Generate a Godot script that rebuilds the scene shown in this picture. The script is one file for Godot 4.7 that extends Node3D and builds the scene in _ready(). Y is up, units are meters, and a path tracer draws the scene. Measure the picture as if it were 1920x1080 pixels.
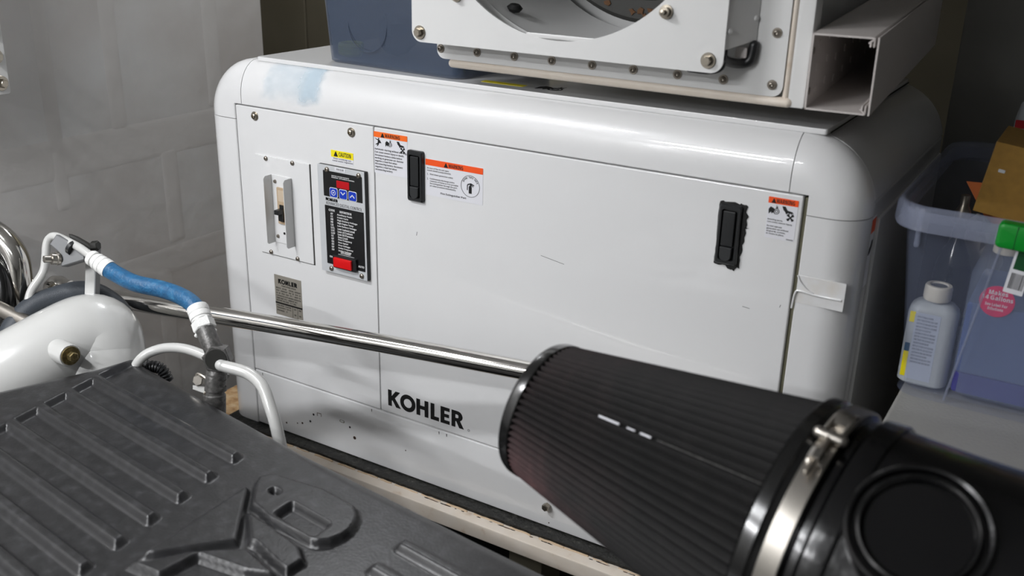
extends Node3D
# An engine room on a boat: a white generator in its sound shield, seen over the engine it stands behind.
# Axes: x along the generator's front, y up, z towards the viewer; the generator's door panels lie on z = 0 and it stands on y = 0.

var M := {}
var rng := RandomNumberGenerator.new()

# ------------------------------------------------------------------ meshes
# A solid is a PackedVector3Array of triangles, three points each, counter-clockwise seen from outside.

func outward(t: PackedVector3Array) -> PackedVector3Array:
	var vol := 0.0
	for i in range(0, t.size(), 3):
		vol += t[i].dot(t[i + 1].cross(t[i + 2]))
	if vol < 0.0:
		for i in range(0, t.size(), 3):
			var k := t[i + 1]
			t[i + 1] = t[i + 2]
			t[i + 2] = k
	return t

func finish(t: PackedVector3Array, angle := 38.0) -> ArrayMesh:
	# Normals: smooth across edges that bend less than the angle.
	var n := t.size() / 3
	var fn := PackedVector3Array()
	fn.resize(n)
	var around := {}
	for f in n:
		fn[f] = (t[f * 3 + 1] - t[f * 3]).cross(t[f * 3 + 2] - t[f * 3])
		for c in 3:
			var key := Vector3i((t[f * 3 + c] * 200000.0).round())
			if around.has(key):
				around[key].append(f)
			else:
				around[key] = [f]
	var least := cos(deg_to_rad(angle))
	var vs := PackedVector3Array()
	var ns := PackedVector3Array()
	vs.resize(n * 3)
	ns.resize(n * 3)
	var order := [0, 2, 1]
	for f in n:
		var own := fn[f].normalized()
		for c in 3:
			var p: Vector3 = t[f * 3 + order[c]]
			var sum := Vector3.ZERO
			for g in around[Vector3i((p * 200000.0).round())]:
				if fn[g].normalized().dot(own) >= least:
					sum += fn[g]
			vs[f * 3 + c] = p
			ns[f * 3 + c] = sum.normalized() if sum.length() > 0.0 else own
	var a := []
	a.resize(Mesh.ARRAY_MAX)
	a[Mesh.ARRAY_VERTEX] = vs
	a[Mesh.ARRAY_NORMAL] = ns
	var m := ArrayMesh.new()
	m.add_surface_from_arrays(Mesh.PRIMITIVE_TRIANGLES, a)
	return m

func loft(rings: Array, caps := true, ring_closed := false, open_around := false) -> PackedVector3Array:
	# Joins rings of equally many points; ring_closed joins the last to the first.
	var t := PackedVector3Array()
	var n: int = rings[0].size()
	var r := rings.size()
	for i in (r if ring_closed else r - 1):
		var a: PackedVector3Array = rings[i]
		var b: PackedVector3Array = rings[(i + 1) % r]
		for j in (n - 1 if open_around else n):
			var k := (j + 1) % n
			t.append_array([a[j], a[k], b[k], a[j], b[k], b[j]])
	if caps and not ring_closed:
		for e in [0, r - 1]:
			var ring: PackedVector3Array = rings[e]
			var mid := Vector3.ZERO
			for p in ring:
				mid += p
			mid /= n
			for j in n:
				if e == 0:
					t.append_array([mid, ring[(j + 1) % n], ring[j]])
				else:
					t.append_array([mid, ring[j], ring[(j + 1) % n]])
	return outward(t)

func rrect(w: float, h: float, r: float, seg := 4) -> PackedVector2Array:
	var p := PackedVector2Array()
	r = clampf(r, 0.00002, minf(w, h) / 2.0 - 0.00001)
	for c in 4:
		var mid := Vector2([1, -1, -1, 1][c] * (w / 2.0 - r), [1, 1, -1, -1][c] * (h / 2.0 - r))
		for k in seg + 1:
			p.append(mid + Vector2.from_angle(c * PI / 2.0 + k * PI / 2.0 / seg) * r)
	return p

func flat_ring(p: PackedVector2Array, z: float) -> PackedVector3Array:
	var o := PackedVector3Array()
	for q in p:
		o.append(Vector3(q.x, q.y, z))
	return o

func rbox(mid: Vector3, size: Vector3, r := 0.002, b := 0.0015, seg := 3) -> PackedVector3Array:
	# A plate or block in the xy plane with corner radius r and an edge bevel b.
	var rings := []
	var h := size.z / 2.0
	b = minf(b, minf(h, minf(size.x, size.y) / 2.0) * 0.9)
	for s in [[-h, b], [-h + b * 0.3, b * 0.3], [-h + b, 0.0], [h - b, 0.0], [h - b * 0.3, b * 0.3], [h, b]]:
		rings.append(flat_ring(rrect(size.x - 2.0 * s[1], size.y - 2.0 * s[1], r - s[1] * 0.6, seg), s[0]))
	return Transform3D(Basis(), mid) * loft(rings)

func bx(x0: float, x1: float, y0: float, y1: float, z0: float, z1: float, r := 0.002, b := 0.0015) -> PackedVector3Array:
	return rbox(Vector3(x0 + x1, y0 + y1, z0 + z1) / 2.0, Vector3(x1 - x0, y1 - y0, z1 - z0), r, b)

func inset(p: PackedVector2Array, d: float) -> PackedVector2Array:
	var o := PackedVector2Array()
	var n := p.size()
	for i in n:
		var a := (p[i] - p[(i + n - 1) % n]).normalized()
		var b := (p[(i + 1) % n] - p[i]).normalized()
		var na := Vector2(-a.y, a.x)
		var nb := Vector2(-b.y, b.x)
		var m := (na + nb).normalized()
		o.append(p[i] + m * d / maxf(0.35, m.dot(na)))
	return o

func prism(p: PackedVector2Array, z0: float, z1: float, b := 0.0) -> PackedVector3Array:
	if Geometry2D.is_polygon_clockwise(p):
		pass
	var area := 0.0
	for i in p.size():
		area += p[i].cross(p[(i + 1) % p.size()])
	if area < 0.0:
		p.reverse()
	var t := PackedVector3Array()
	var levels := [[z0, 0.0], [z1, 0.0]] if b <= 0.0 else [[z0, b], [z0 + b, 0.0], [z1 - b, 0.0], [z1, b]]
	var rings := []
	for l in levels:
		rings.append(flat_ring(inset(p, l[1]), l[0]))
	var n := p.size()
	for i in rings.size() - 1:
		for j in n:
			var k := (j + 1) % n
			t.append_array([rings[i][j], rings[i][k], rings[i + 1][k], rings[i][j], rings[i + 1][k], rings[i + 1][j]])
	var tri := Geometry2D.triangulate_polygon(p)
	for i in range(0, tri.size(), 3):
		var a := tri[i]
		var c := tri[i + 1]
		var d := tri[i + 2]
		if (p[c] - p[a]).cross(p[d] - p[a]) < 0.0:
			var s := c
			c = d
			d = s
		t.append_array([rings[-1][a], rings[-1][c], rings[-1][d], rings[0][a], rings[0][d], rings[0][c]])
	return t

func holed(outer: PackedVector2Array, hole: Vector2, r: float, z0: float, z1: float, n := 96, b := 0.001) -> PackedVector3Array:
	# A plate with a round hole: the outline is sampled at the angles of the circle.
	var a := PackedVector2Array()
	var c := PackedVector2Array()
	var angles := []
	for i in n:
		angles.append(TAU * i / n)
	for q in outer:
		angles.append(fposmod((q - hole).angle(), TAU))
	angles.sort()
	for ang in angles:
		var d := Vector2.from_angle(ang)
		c.append(hole + d * r)
		var far := hole + d * r
		var reach := 0.0
		for j in outer.size():
			var hit = Geometry2D.segment_intersects_segment(hole, hole + d * 5.0, outer[j], outer[(j + 1) % outer.size()])
			if hit != null and (hit - hole).length() > reach:
				reach = (hit - hole).length()
				far = hit
		a.append(far)
	return loft([flat_ring(a, z0), flat_ring(a, z1), flat_ring(c, z1 - b * 0.0), flat_ring(c, z0)], false, true)

func aim(axis: Vector3) -> Basis:
	var y := axis.normalized()
	var x := y.cross(Vector3(0, 0, 1) if absf(y.z) < 0.9 else Vector3(1, 0, 0)).normalized()
	return Basis(x, y, x.cross(y))

func lathe(profile: Array, at := Vector3.ZERO, axis := Vector3.UP, n := 32) -> PackedVector3Array:
	# profile: [radius, height] along the axis, from one end to the other.
	var rings := []
	for p in profile:
		var ring := PackedVector3Array()
		for i in n:
			ring.append(Vector3(cos(TAU * i / n) * maxf(p[0], 0.00001), p[1], -sin(TAU * i / n) * maxf(p[0], 0.00001)))
		rings.append(ring)
	return Transform3D(aim(axis), at) * loft(rings)

func pipe_ring(r_out: float, r_in: float, h0: float, h1: float, at: Vector3, axis: Vector3, n := 64, b := 0.001) -> PackedVector3Array:
	var rings := []
	for p in [[r_in, h0], [r_out - b, h0], [r_out, h0 + b], [r_out, h1 - b], [r_out - b, h1], [r_in, h1]]:
		var ring := PackedVector3Array()
		for i in n:
			ring.append(Vector3(cos(TAU * i / n) * p[0], p[1], -sin(TAU * i / n) * p[0]))
		rings.append(ring)
	return Transform3D(aim(axis), at) * loft(rings, false, true)

func smooth_path(p: Array, per := 8) -> PackedVector3Array:
	var o := PackedVector3Array()
	for i in p.size() - 1:
		var a: Vector3 = p[maxi(i - 1, 0)]
		var b: Vector3 = p[i]
		var c: Vector3 = p[i + 1]
		var d: Vector3 = p[mini(i + 2, p.size() - 1)]
		for k in per:
			o.append(b.cubic_interpolate(c, a, d, float(k) / per))
	o.append(p[-1])
	return o

func tube(path: PackedVector3Array, r, n := 20, flat_ends := true) -> PackedVector3Array:
	# r: a number, or one radius for each point of the path. Rounded ends where flat_ends is off.
	var rings := []
	var m := path.size()
	var side := aim(path[1] - path[0]).x
	for i in m:
		var along := (path[mini(i + 1, m - 1)] - path[maxi(i - 1, 0)]).normalized()
		side = (side - along * side.dot(along)).normalized()
		var up := along.cross(side)
		var rad: float = r if r is float else r[i]
		var offs := [[0.0, 1.0]]
		if not flat_ends and (i == 0 or i == m - 1):
			offs = [[1.0, 0.05], [0.92, 0.39], [0.71, 0.71], [0.38, 0.92], [0.0, 1.0]]
			if i == m - 1:
				offs.reverse()
		for o in offs:
			var ring := PackedVector3Array()
			var sgn := -1.0 if i == 0 else 1.0
			for j in n:
				var a := TAU * j / n
				ring.append(path[i] + along * o[0] * rad * sgn + (side * cos(a) + up * sin(a)) * rad * o[1])
			rings.append(ring)
	return loft(rings)

func hexagon(r: float, h0: float, h1: float, at: Vector3, axis: Vector3, b := 0.001) -> PackedVector3Array:
	return lathe([[0.0, h0], [r - b, h0], [r, h0 + b], [r, h1 - b], [r - b, h1], [0.0, h1]], at, axis, 6)

# ------------------------------------------------------------------ nodes
func numbered(called: String) -> String:
	if not has_node(NodePath(called)):
		return called
	var k := 1
	while has_node(NodePath("%s_%03d" % [called, k])):
		k += 1
	return "%s_%03d" % [called, k]

func thing(called: String, label: String, category: String, at := Vector3.ZERO, group := "") -> Node3D:
	var o := Node3D.new()
	o.name = numbered(called)
	add_child(o)
	o.position = at
	o.set_meta("label", label)
	o.set_meta("category", category)
	if group:
		o.set_meta("group", group)
	return o

func frame_of(o: Node3D) -> Transform3D:
	var t := Transform3D()
	while o != self:
		t = o.transform * t
		o = o.get_parent()
	return t

func put(called: String, mesh: Mesh, mat: Material, parent: Node3D, where := Transform3D()) -> MeshInstance3D:
	# Adds a mesh given in world places under its parent.
	var o := MeshInstance3D.new()
	var nm := called
	if parent == self:
		nm = numbered(called)
	else:
		var k := 1
		while parent.has_node(NodePath(nm)):
			nm = "%s_%03d" % [called, k]
			k += 1
	o.name = nm
	o.mesh = mesh
	o.material_override = mat
	o.cast_shadow = GeometryInstance3D.SHADOW_CASTING_SETTING_ON
	parent.add_child(o, true)
	o.transform = frame_of(parent).affine_inverse() * where
	return o

func obj(called: String, t: PackedVector3Array, mat: Material, parent: Node3D = self, angle := 38.0) -> MeshInstance3D:
	return put(called, finish(t, angle), mat, parent)

func struct(called: String, t: PackedVector3Array, mat: Material) -> MeshInstance3D:
	var o := obj(called, t, mat, self)
	o.set_meta("kind", "structure")
	return o

func single(called: String, t: PackedVector3Array, mat: Material, label: String, category: String, at: Vector3) -> MeshInstance3D:
	# A thing that is one mesh, with its origin at its base.
	var o := put(called, finish(Transform3D(Basis(), -at) * t), mat, self, Transform3D(Basis(), at))
	o.set_meta("label", label)
	o.set_meta("category", category)
	return o

var fonts := {}
func text(parent: Node3D, s: String, x0: float, x1: float, y0: float, y1: float, z: float, mat: Material, weight := 700, turn := Basis(), origin := Vector3.ZERO, left := true) -> MeshInstance3D:
	# Lettering stretched to fill the box x0..x1, y0..y1 (of the first to last line) on the plane z, or on a turned plane at origin.
	if not fonts.has(weight):
		var f := SystemFont.new()
		f.font_names = PackedStringArray(["Droid Sans"])
		f.font_weight = weight
		fonts[weight] = f
	var tm := TextMesh.new()
	tm.font = fonts[weight]
	tm.text = s
	tm.font_size = 24
	tm.pixel_size = 0.001
	tm.depth = 0.0004
	tm.curve_step = 3.0
	tm.horizontal_alignment = HORIZONTAL_ALIGNMENT_LEFT if left else HORIZONTAL_ALIGNMENT_CENTER
	var b := tm.get_aabb()
	var sx := (x1 - x0) / b.size.x
	var sy := (y1 - y0) / b.size.y
	var c := b.get_center()
	var t := Transform3D(Basis.from_scale(Vector3(sx, sy, 1.0)), Vector3((x0 + x1) / 2.0 - c.x * sx, (y0 + y1) / 2.0 - c.y * sy, z))
	return put("printed_text", tm, mat, parent, Transform3D(turn, origin) * t)

# ------------------------------------------------------------------ materials
func mat(c: Color, rough := 0.5, metal := 0.0) -> StandardMaterial3D:
	var m := StandardMaterial3D.new()
	m.albedo_color = c
	m.roughness = rough
	m.metallic = metal
	return m

func noise(freq: float, seed_: int, octaves := 4, normal := 0.0, ramp: Gradient = null, size := 512) -> NoiseTexture2D:
	var f := FastNoiseLite.new()
	f.noise_type = FastNoiseLite.TYPE_SIMPLEX_SMOOTH
	f.seed = seed_
	f.frequency = freq
	f.fractal_octaves = octaves
	var t := NoiseTexture2D.new()
	t.width = size
	t.height = size
	t.seamless = true
	t.noise = f
	if normal > 0.0:
		t.as_normal_map = true
		t.bump_strength = normal
	if ramp:
		t.color_ramp = ramp
	return t

func ramp(stops: Array) -> Gradient:
	var g := Gradient.new()
	var o := PackedFloat32Array()
	var c := PackedColorArray()
	for s in stops:
		o.append(s[0])
		c.append(s[1])
	g.offsets = o
	g.colors = c
	return g

func tri(m: StandardMaterial3D, scale: float) -> StandardMaterial3D:
	m.uv1_triplanar = true
	m.uv1_world_triplanar = true
	m.uv1_scale = Vector3.ONE * scale
	return m

func relief(m: StandardMaterial3D, tex: Texture2D, strength: float) -> StandardMaterial3D:
	m.normal_enabled = true
	m.normal_texture = tex
	m.normal_scale = strength
	return m

func tinted(m: StandardMaterial3D, tex: Texture2D) -> StandardMaterial3D:
	m.albedo_texture = tex
	return m

func clear(m: StandardMaterial3D, a: float) -> StandardMaterial3D:
	m.transparency = BaseMaterial3D.TRANSPARENCY_ALPHA
	m.albedo_color.a = a
	return m

func g(v: float) -> Color:
	return Color(v, v, v)

func materials() -> void:
	var soft := noise(0.006, 3, 4, 6.0)
	var fine := noise(0.05, 4, 3, 6.0)
	var coarse := noise(0.012, 5, 5, 10.0)
	var w := mat(Color(0.885, 0.885, 0.885), 0.32)
	w.clearcoat_enabled = true
	w.clearcoat = 0.8
	w.clearcoat_roughness = 0.05
	M.white = w
	M.white_dirty = tri(tinted(mat(g(0.93), 0.4), noise(0.012, 31, 5, 0.0, ramp([[0.0, Color(0.9, 0.88, 0.85)], [0.55, Color(0.93, 0.93, 0.93)], [1.0, Color(0.97, 0.97, 0.97)]]))), 3.0)
	M.white_paint = mat(Color(0.86, 0.86, 0.855), 0.38)
	M.white_paint.clearcoat_enabled = true
	M.white_paint.clearcoat = 0.5
	M.white_paint.clearcoat_roughness = 0.1
	M.cream = tri(tinted(mat(Color(0.95, 0.92, 0.88), 0.5), noise(0.02, 12, 5, 0.0, ramp([[0.0, Color(0.84, 0.78, 0.72)], [0.22, Color(0.93, 0.91, 0.885)], [1.0, Color(0.955, 0.945, 0.935)]]))), 2.0)
	M.pvc = mat(Color(0.80, 0.775, 0.76), 0.42)
	M.dark = mat(g(0.03), 0.7)
	M.gap = mat(Color(0.17, 0.16, 0.13), 0.8)
	M.seal = mat(Color(0.42, 0.41, 0.33), 0.7)
	M.black_plastic = mat(Color(0.115, 0.12, 0.125), 0.38)
	M.black_soft = relief(tri(mat(Color(0.10, 0.10, 0.105), 0.5), 30.0), fine, 0.4)
	M.ink = mat(g(0.035), 0.5)
	M.ink_white = mat(g(0.9), 0.5)
	M.ink_grey = mat(g(0.3), 0.5)
	M.sticker = mat(Color(0.88, 0.88, 0.9), 0.35)
	M.orange = mat(Color(0.95, 0.33, 0.09), 0.4)
	M.orange_light = mat(Color(0.96, 0.42, 0.10), 0.4)
	M.yellow = mat(Color(0.95, 0.88, 0.05), 0.4)
	M.panel_silver = mat(Color(0.80, 0.81, 0.82), 0.4, 0.15)
	M.panel_black = mat(Color(0.09, 0.09, 0.095), 0.3)
	M.display_red = mat(Color(0.72, 0.03, 0.08), 0.25)
	M.switch_red = mat(Color(0.85, 0.05, 0.07), 0.3)
	M.button_blue = mat(Color(0.05, 0.22, 0.72), 0.35)
	M.tan = mat(Color(0.72, 0.63, 0.52), 0.5)
	M.plate_metal = mat(Color(0.60, 0.58, 0.54), 0.45, 0.25)
	M.steel = mat(Color(0.66, 0.63, 0.58), 0.28, 1.0)
	M.steel_dark = mat(Color(0.60, 0.57, 0.53), 0.28, 0.8)
	M.chrome = mat(Color(0.80, 0.79, 0.77), 0.09, 1.0)
	M.satin = mat(Color(0.70, 0.68, 0.65), 0.3, 1.0)
	M.wall = relief(tri(tinted(mat(g(0.92), 0.75), noise(0.004, 21, 5, 0.0, ramp([[0.0, Color(0.79, 0.77, 0.755)], [0.5, Color(0.84, 0.83, 0.82)], [1.0, Color(0.87, 0.87, 0.867)]]))), 1.2), coarse, 0.06)
	M.wall_seam = relief(tri(mat(Color(0.777, 0.767, 0.757), 0.75), 1.5), coarse, 0.06)
	M.beige = tri(tinted(mat(g(0.9), 0.7), noise(0.004, 25, 4, 0.0, ramp([[0.0, Color(0.52, 0.49, 0.41)], [1.0, Color(0.62, 0.59, 0.51)]]))), 1.0)
	M.ceiling = mat(g(0.90), 0.8)
	M.room_wall = mat(Color(0.50, 0.50, 0.49), 0.7)
	M.floor = tri(tinted(mat(g(0.9), 0.6), noise(0.02, 27, 4, 0.0, ramp([[0.0, Color(0.24, 0.25, 0.26)], [1.0, Color(0.34, 0.35, 0.36)]]))), 2.0)
	M.bulkhead = relief(tri(mat(Color(0.47, 0.465, 0.445), 0.55), 1.5), coarse, 0.1)
	M.wood = tri(tinted(mat(g(0.95), 0.6), noise(0.03, 33, 5, 0.0, ramp([[0.0, Color(0.55, 0.40, 0.26)], [0.4, Color(0.74, 0.60, 0.43)], [1.0, Color(0.84, 0.75, 0.62)]]))), 2.5)
	M.mat_rubber = tri(tinted(relief(mat(g(0.9), 0.55), fine, 0.6), noise(0.03, 35, 5, 0.0, ramp([[0.0, Color(0.10, 0.10, 0.09)], [0.72, Color(0.16, 0.16, 0.145)], [0.80, Color(0.19, 0.19, 0.17)], [1.0, Color(0.45, 0.44, 0.42)]]))), 3.0)
	M.bench = relief(tri(mat(Color(0.64, 0.635, 0.62), 0.55), 6.0), fine, 0.1)
	M.cover = relief(tri(tinted(mat(g(0.9), 0.33), noise(0.02, 41, 5, 0.0, ramp([[0.0, Color(0.13, 0.13, 0.135)], [0.6, Color(0.17, 0.17, 0.175)], [1.0, Color(0.25, 0.25, 0.26)]]))), 4.0), noise(0.09, 42, 3, 5.0), 0.06)
	M.block = mat(Color(0.55, 0.55, 0.55), 0.5)
	M.pipe_white = mat(Color(0.745, 0.745, 0.735), 0.25)
	M.pipe_white.clearcoat_enabled = true
	M.pipe_white.clearcoat = 0.7
	M.pipe_white.clearcoat_roughness = 0.08
	M.fitting_white = relief(tri(mat(Color(0.88, 0.88, 0.87), 0.5), 20.0), fine, 0.8)
	M.fitting_grey = relief(tri(tinted(mat(g(0.95), 0.42, 0.35), noise(0.03, 44, 4, 0.0, ramp([[0.0, Color(0.26, 0.26, 0.25)], [0.5, Color(0.36, 0.355, 0.35)], [1.0, Color(0.50, 0.49, 0.48)]]))), 8.0), fine, 0.3)
	M.hose_blue = relief(tri(tinted(mat(g(0.95), 0.5), noise(0.015, 46, 4, 0.0, ramp([[0.0, Color(0.07, 0.30, 0.46)], [0.6, Color(0.10, 0.38, 0.56)], [1.0, Color(0.25, 0.51, 0.67)]]))), 8.0), fine, 0.5)
	M.hose_black = relief(tri(mat(Color(0.19, 0.21, 0.235), 0.55), 20.0), fine, 0.5)
	M.brass = tri(tinted(mat(g(0.95), 0.4, 0.8), noise(0.03, 47, 3, 0.0, ramp([[0.0, Color(0.36, 0.33, 0.22)], [1.0, Color(0.70, 0.62, 0.44)]]))), 10.0)
	M.clamp_grey = mat(Color(0.43, 0.435, 0.44), 0.45, 0.1)
	M.filter = tri(tinted(mat(g(0.95), 0.85), noise(0.02, 51, 5, 0.0, ramp([[0.0, Color(0.21, 0.20, 0.20)], [0.6, Color(0.28, 0.265, 0.265)], [1.0, Color(0.43, 0.40, 0.39)]]))), 4.0)
	M.filter.vertex_color_use_as_albedo = true
	M.rubber_gloss = mat(g(0.028), 0.2)
	M.rubber_gloss.clearcoat_enabled = true
	M.rubber_gloss.clearcoat = 0.5
	M.rubber_gloss.clearcoat_roughness = 0.15
	M.elbow = relief(tri(mat(Color(0.03, 0.03, 0.034), 0.2), 8.0), soft, 0.3)
	M.tote = clear(mat(Color(0.29, 0.34, 0.42), 0.2), 0.55)
	M.bin = clear(mat(Color(0.60, 0.64, 0.75), 0.3), 0.10)
	M.bin_rim = clear(mat(Color(0.62, 0.65, 0.74), 0.28), 0.32)
	M.jug = clear(mat(Color(0.58, 0.63, 0.73), 0.3), 0.32)
	M.purple = clear(mat(Color(0.17, 0.12, 0.56), 0.3), 0.92)
	M.can = mat(Color(0.70, 0.72, 0.74), 0.4)
	M.label_blue_grey = mat(Color(0.72, 0.75, 0.82), 0.5)
	M.cap_white = mat(Color(0.84, 0.82, 0.78), 0.45)
	M.cap_grey = mat(Color(0.36, 0.38, 0.42), 0.5)
	M.teal = mat(Color(0.12, 0.30, 0.42), 0.5)
	M.pink = mat(Color(0.86, 0.22, 0.40), 0.45)
	M.cardboard = tri(tinted(mat(g(0.95), 0.8), noise(0.03, 61, 4, 0.0, ramp([[0.0, Color(0.50, 0.37, 0.12)], [1.0, Color(0.56, 0.42, 0.15)]]))), 4.0)
	M.orange_card = mat(Color(0.72, 0.36, 0.08), 0.6)
	M.green = mat(Color(0.02, 0.55, 0.16), 0.4)
	M.green_dark = mat(Color(0.02, 0.28, 0.13), 0.5)
	M.black_metal = mat(Color(0.16, 0.16, 0.15), 0.5, 0.3)
	M.rust = mat(Color(0.33, 0.22, 0.12), 0.85)
	M.caulk = mat(Color(0.80, 0.70, 0.58), 0.6)
	M.bag = clear(mat(Color(0.80, 0.78, 0.76), 0.35), 0.5)

# ------------------------------------------------------------------ the scene
func _ready() -> void:
	# Camera, sky, exposure, lights.
	var cam := Camera3D.new()
	cam.name = "camera"
	add_child(cam)
	cam.position = Vector3(1.3123, 0.9622, 1.2460)
	cam.rotation_order = EULER_ORDER_YXZ
	cam.rotation_degrees = Vector3(-20.956, 30.75, 1.44)
	cam.fov = 32.03
	cam.near = 0.05
	cam.far = 50.0
	var lens := CameraAttributesPhysical.new()
	lens.frustum_focal_length = 41.82
	lens.frustum_focus_distance = 1.64
	lens.exposure_aperture = 5.6
	lens.frustum_near = 0.05
	lens.frustum_far = 50.0
	cam.attributes = lens
	cam.fov = 32.03
	cam.current = true
	var we := WorldEnvironment.new()
	we.name = "environment"
	var env := Environment.new()
	env.background_mode = Environment.BG_COLOR
	env.background_color = Color(0.02, 0.02, 0.02)
	env.tonemap_mode = Environment.TONE_MAPPER_LINEAR
	env.tonemap_exposure = 1.12
	env.sdfgi_enabled = true
	env.ssao_enabled = true
	env.ssil_enabled = true
	we.environment = env
	add_child(we)
	rng.seed = 7
	materials()
	lamp(Vector3(0.16, 1.60, 1.90), Vector2(0.44, 0.06), 1.7, "bright slim white ceiling light in front of the generator")
	lamp(Vector3(-0.06, 1.60, 2.75), Vector2(0.46, 0.08), 3.0, "slim white ceiling light farthest from the generator")
	lamp(Vector3(-0.06, 1.60, 1.05), Vector2(0.42, 0.05), 1.55, "slim white ceiling light beside the left wall")
	lamp(Vector3(0.56, 1.60, 1.72), Vector2(0.22, 0.04), 0.25, "short slim white ceiling light to the right of the bright one")
	lamp(Vector3(-0.15, 1.60, -0.45), Vector2(0.30, 0.09), 0.35, "slim white ceiling light at the back above the tote")
	room()
	platform()
	generator()
	blower()
	duct()
	tote()
	bin_and_contents()
	engine()
	pipes()
	air_filter()
	wall_bracket()

func lamp(at: Vector3, size: Vector2, energy: float, label: String) -> void:
	var t := thing("ceiling_light", label, "light", at, "white strip lights on the ceiling")
	obj("housing", bx(at.x - size.x / 2 - 0.02, at.x + size.x / 2 + 0.02, at.y - 0.035, at.y, at.z - size.y / 2 - 0.02, at.z + size.y / 2 + 0.02, 0.01, 0.004), M.white_paint, t)
	var e := mat(g(0.9), 0.5)
	e.emission_enabled = true
	e.emission = Color(0.98, 0.99, 1.0)
	e.emission_energy_multiplier = 4.0
	obj("diffuser_light", bx(at.x - size.x / 2, at.x + size.x / 2, at.y - 0.04, at.y - 0.034, at.z - size.y / 2, at.z + size.y / 2, 0.004, 0.002), e, t)
	var a := AreaLight3D.new()
	a.name = "lamp"
	a.area_size = size
	a.light_energy = energy
	a.light_color = Color(0.985, 0.99, 1.0)
	a.shadow_enabled = true
	a.set("area_range", 12.0)
	t.add_child(a)
	a.position = Vector3(0, -0.045, 0)
	a.rotation_degrees = Vector3(-90, 0, 0)

func room() -> void:
	var X0 := -0.35
	struct("floor", bx(-1.1, 2.75, -0.65, -0.55, -1.05, 3.55), M.floor)
	struct("ceiling", bx(-1.1, 2.75, 1.60, 1.70, -1.05, 3.55), M.ceiling)
	var wl := struct("wall_left", bx(X0 - 0.06, X0, -0.55, 1.60, -0.43, 3.45, 0.001, 0.001), M.wall)
	struct("wall_recess", bx(-1.1, -1.0, -0.55, 1.60, -0.95, 3.45), M.beige)
	var wb := struct("wall_back", bx(-1.1, 1.16, -0.55, 1.60, -1.05, -0.90), M.beige)
	struct("wall_rear_right", bx(1.072, 2.75, -0.55, 1.60, -1.05, -0.58, 0.001, 0.001), M.bulkhead)
	struct("wall_right", bx(2.6, 2.75, -0.55, 1.60, -0.58, 3.45), M.room_wall)
	struct("wall_front", bx(-1.1, 2.75, -0.55, 1.60, 3.4, 3.55), M.room_wall)
	# upright lining panels on the back wall, beyond the end of the left wall
	for s in [[-0.99, -0.645], [-0.64, -0.44], [-0.435, 0.05]]:
		obj("lining_panel", bx(s[0], s[1], -0.5, 1.58, -0.90, -0.885 if s[0] > -0.5 else -0.893, 0.002, 0.003), M.beige, wb)
	# glass-fibre tape seams under the paint of the left wall
	var seams := [[-0.43, 0.5, 0.46, 0.535], [-0.43, 0.10, 0.205, 0.262]]
	for s in seams:
		obj("tape_seam", rbox2(Vector3(X0, (s[2] + s[3]) / 2.0, (s[0] + s[1]) / 2.0), Vector3(0.0004, s[3] - s[2], s[1] - s[0] - 0.01)), M.wall_seam, wl)
	for s in [[-0.045, -0.01, 0.53, 1.55], [-0.16, -0.12, 0.27, 0.47], [-0.115, -0.075, -0.1, 0.22], [0.10, 0.13, 0.40, 0.9], [-0.30, -0.26, 0.54, 1.1]]:
		obj("tape_seam", rbox2(Vector3(X0, (s[2] + s[3]) / 2.0, (s[0] + s[1]) / 2.0), Vector3(0.0006, s[3] - s[2], s[1] - s[0])), M.wall_seam, wl)

func rbox2(mid: Vector3, size: Vector3) -> PackedVector3Array:
	# A thin pad on a wall that faces +x, its edges feathered.
	var rings := []
	for s in [[-1.0, 0.0], [-0.6, 0.0], [0.2, 0.003], [0.8, 0.007], [1.0, 0.012]]:
		var ring := PackedVector3Array()
		for q in rrect(size.z - 2 * s[1], size.y - 2 * s[1], 0.006):
			ring.append(Vector3(size.x * 0.5 * s[0] + size.x * 0.5, q.y, -q.x))
		rings.append(ring)
	return Transform3D(Basis(), mid) * loft(rings)

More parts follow.
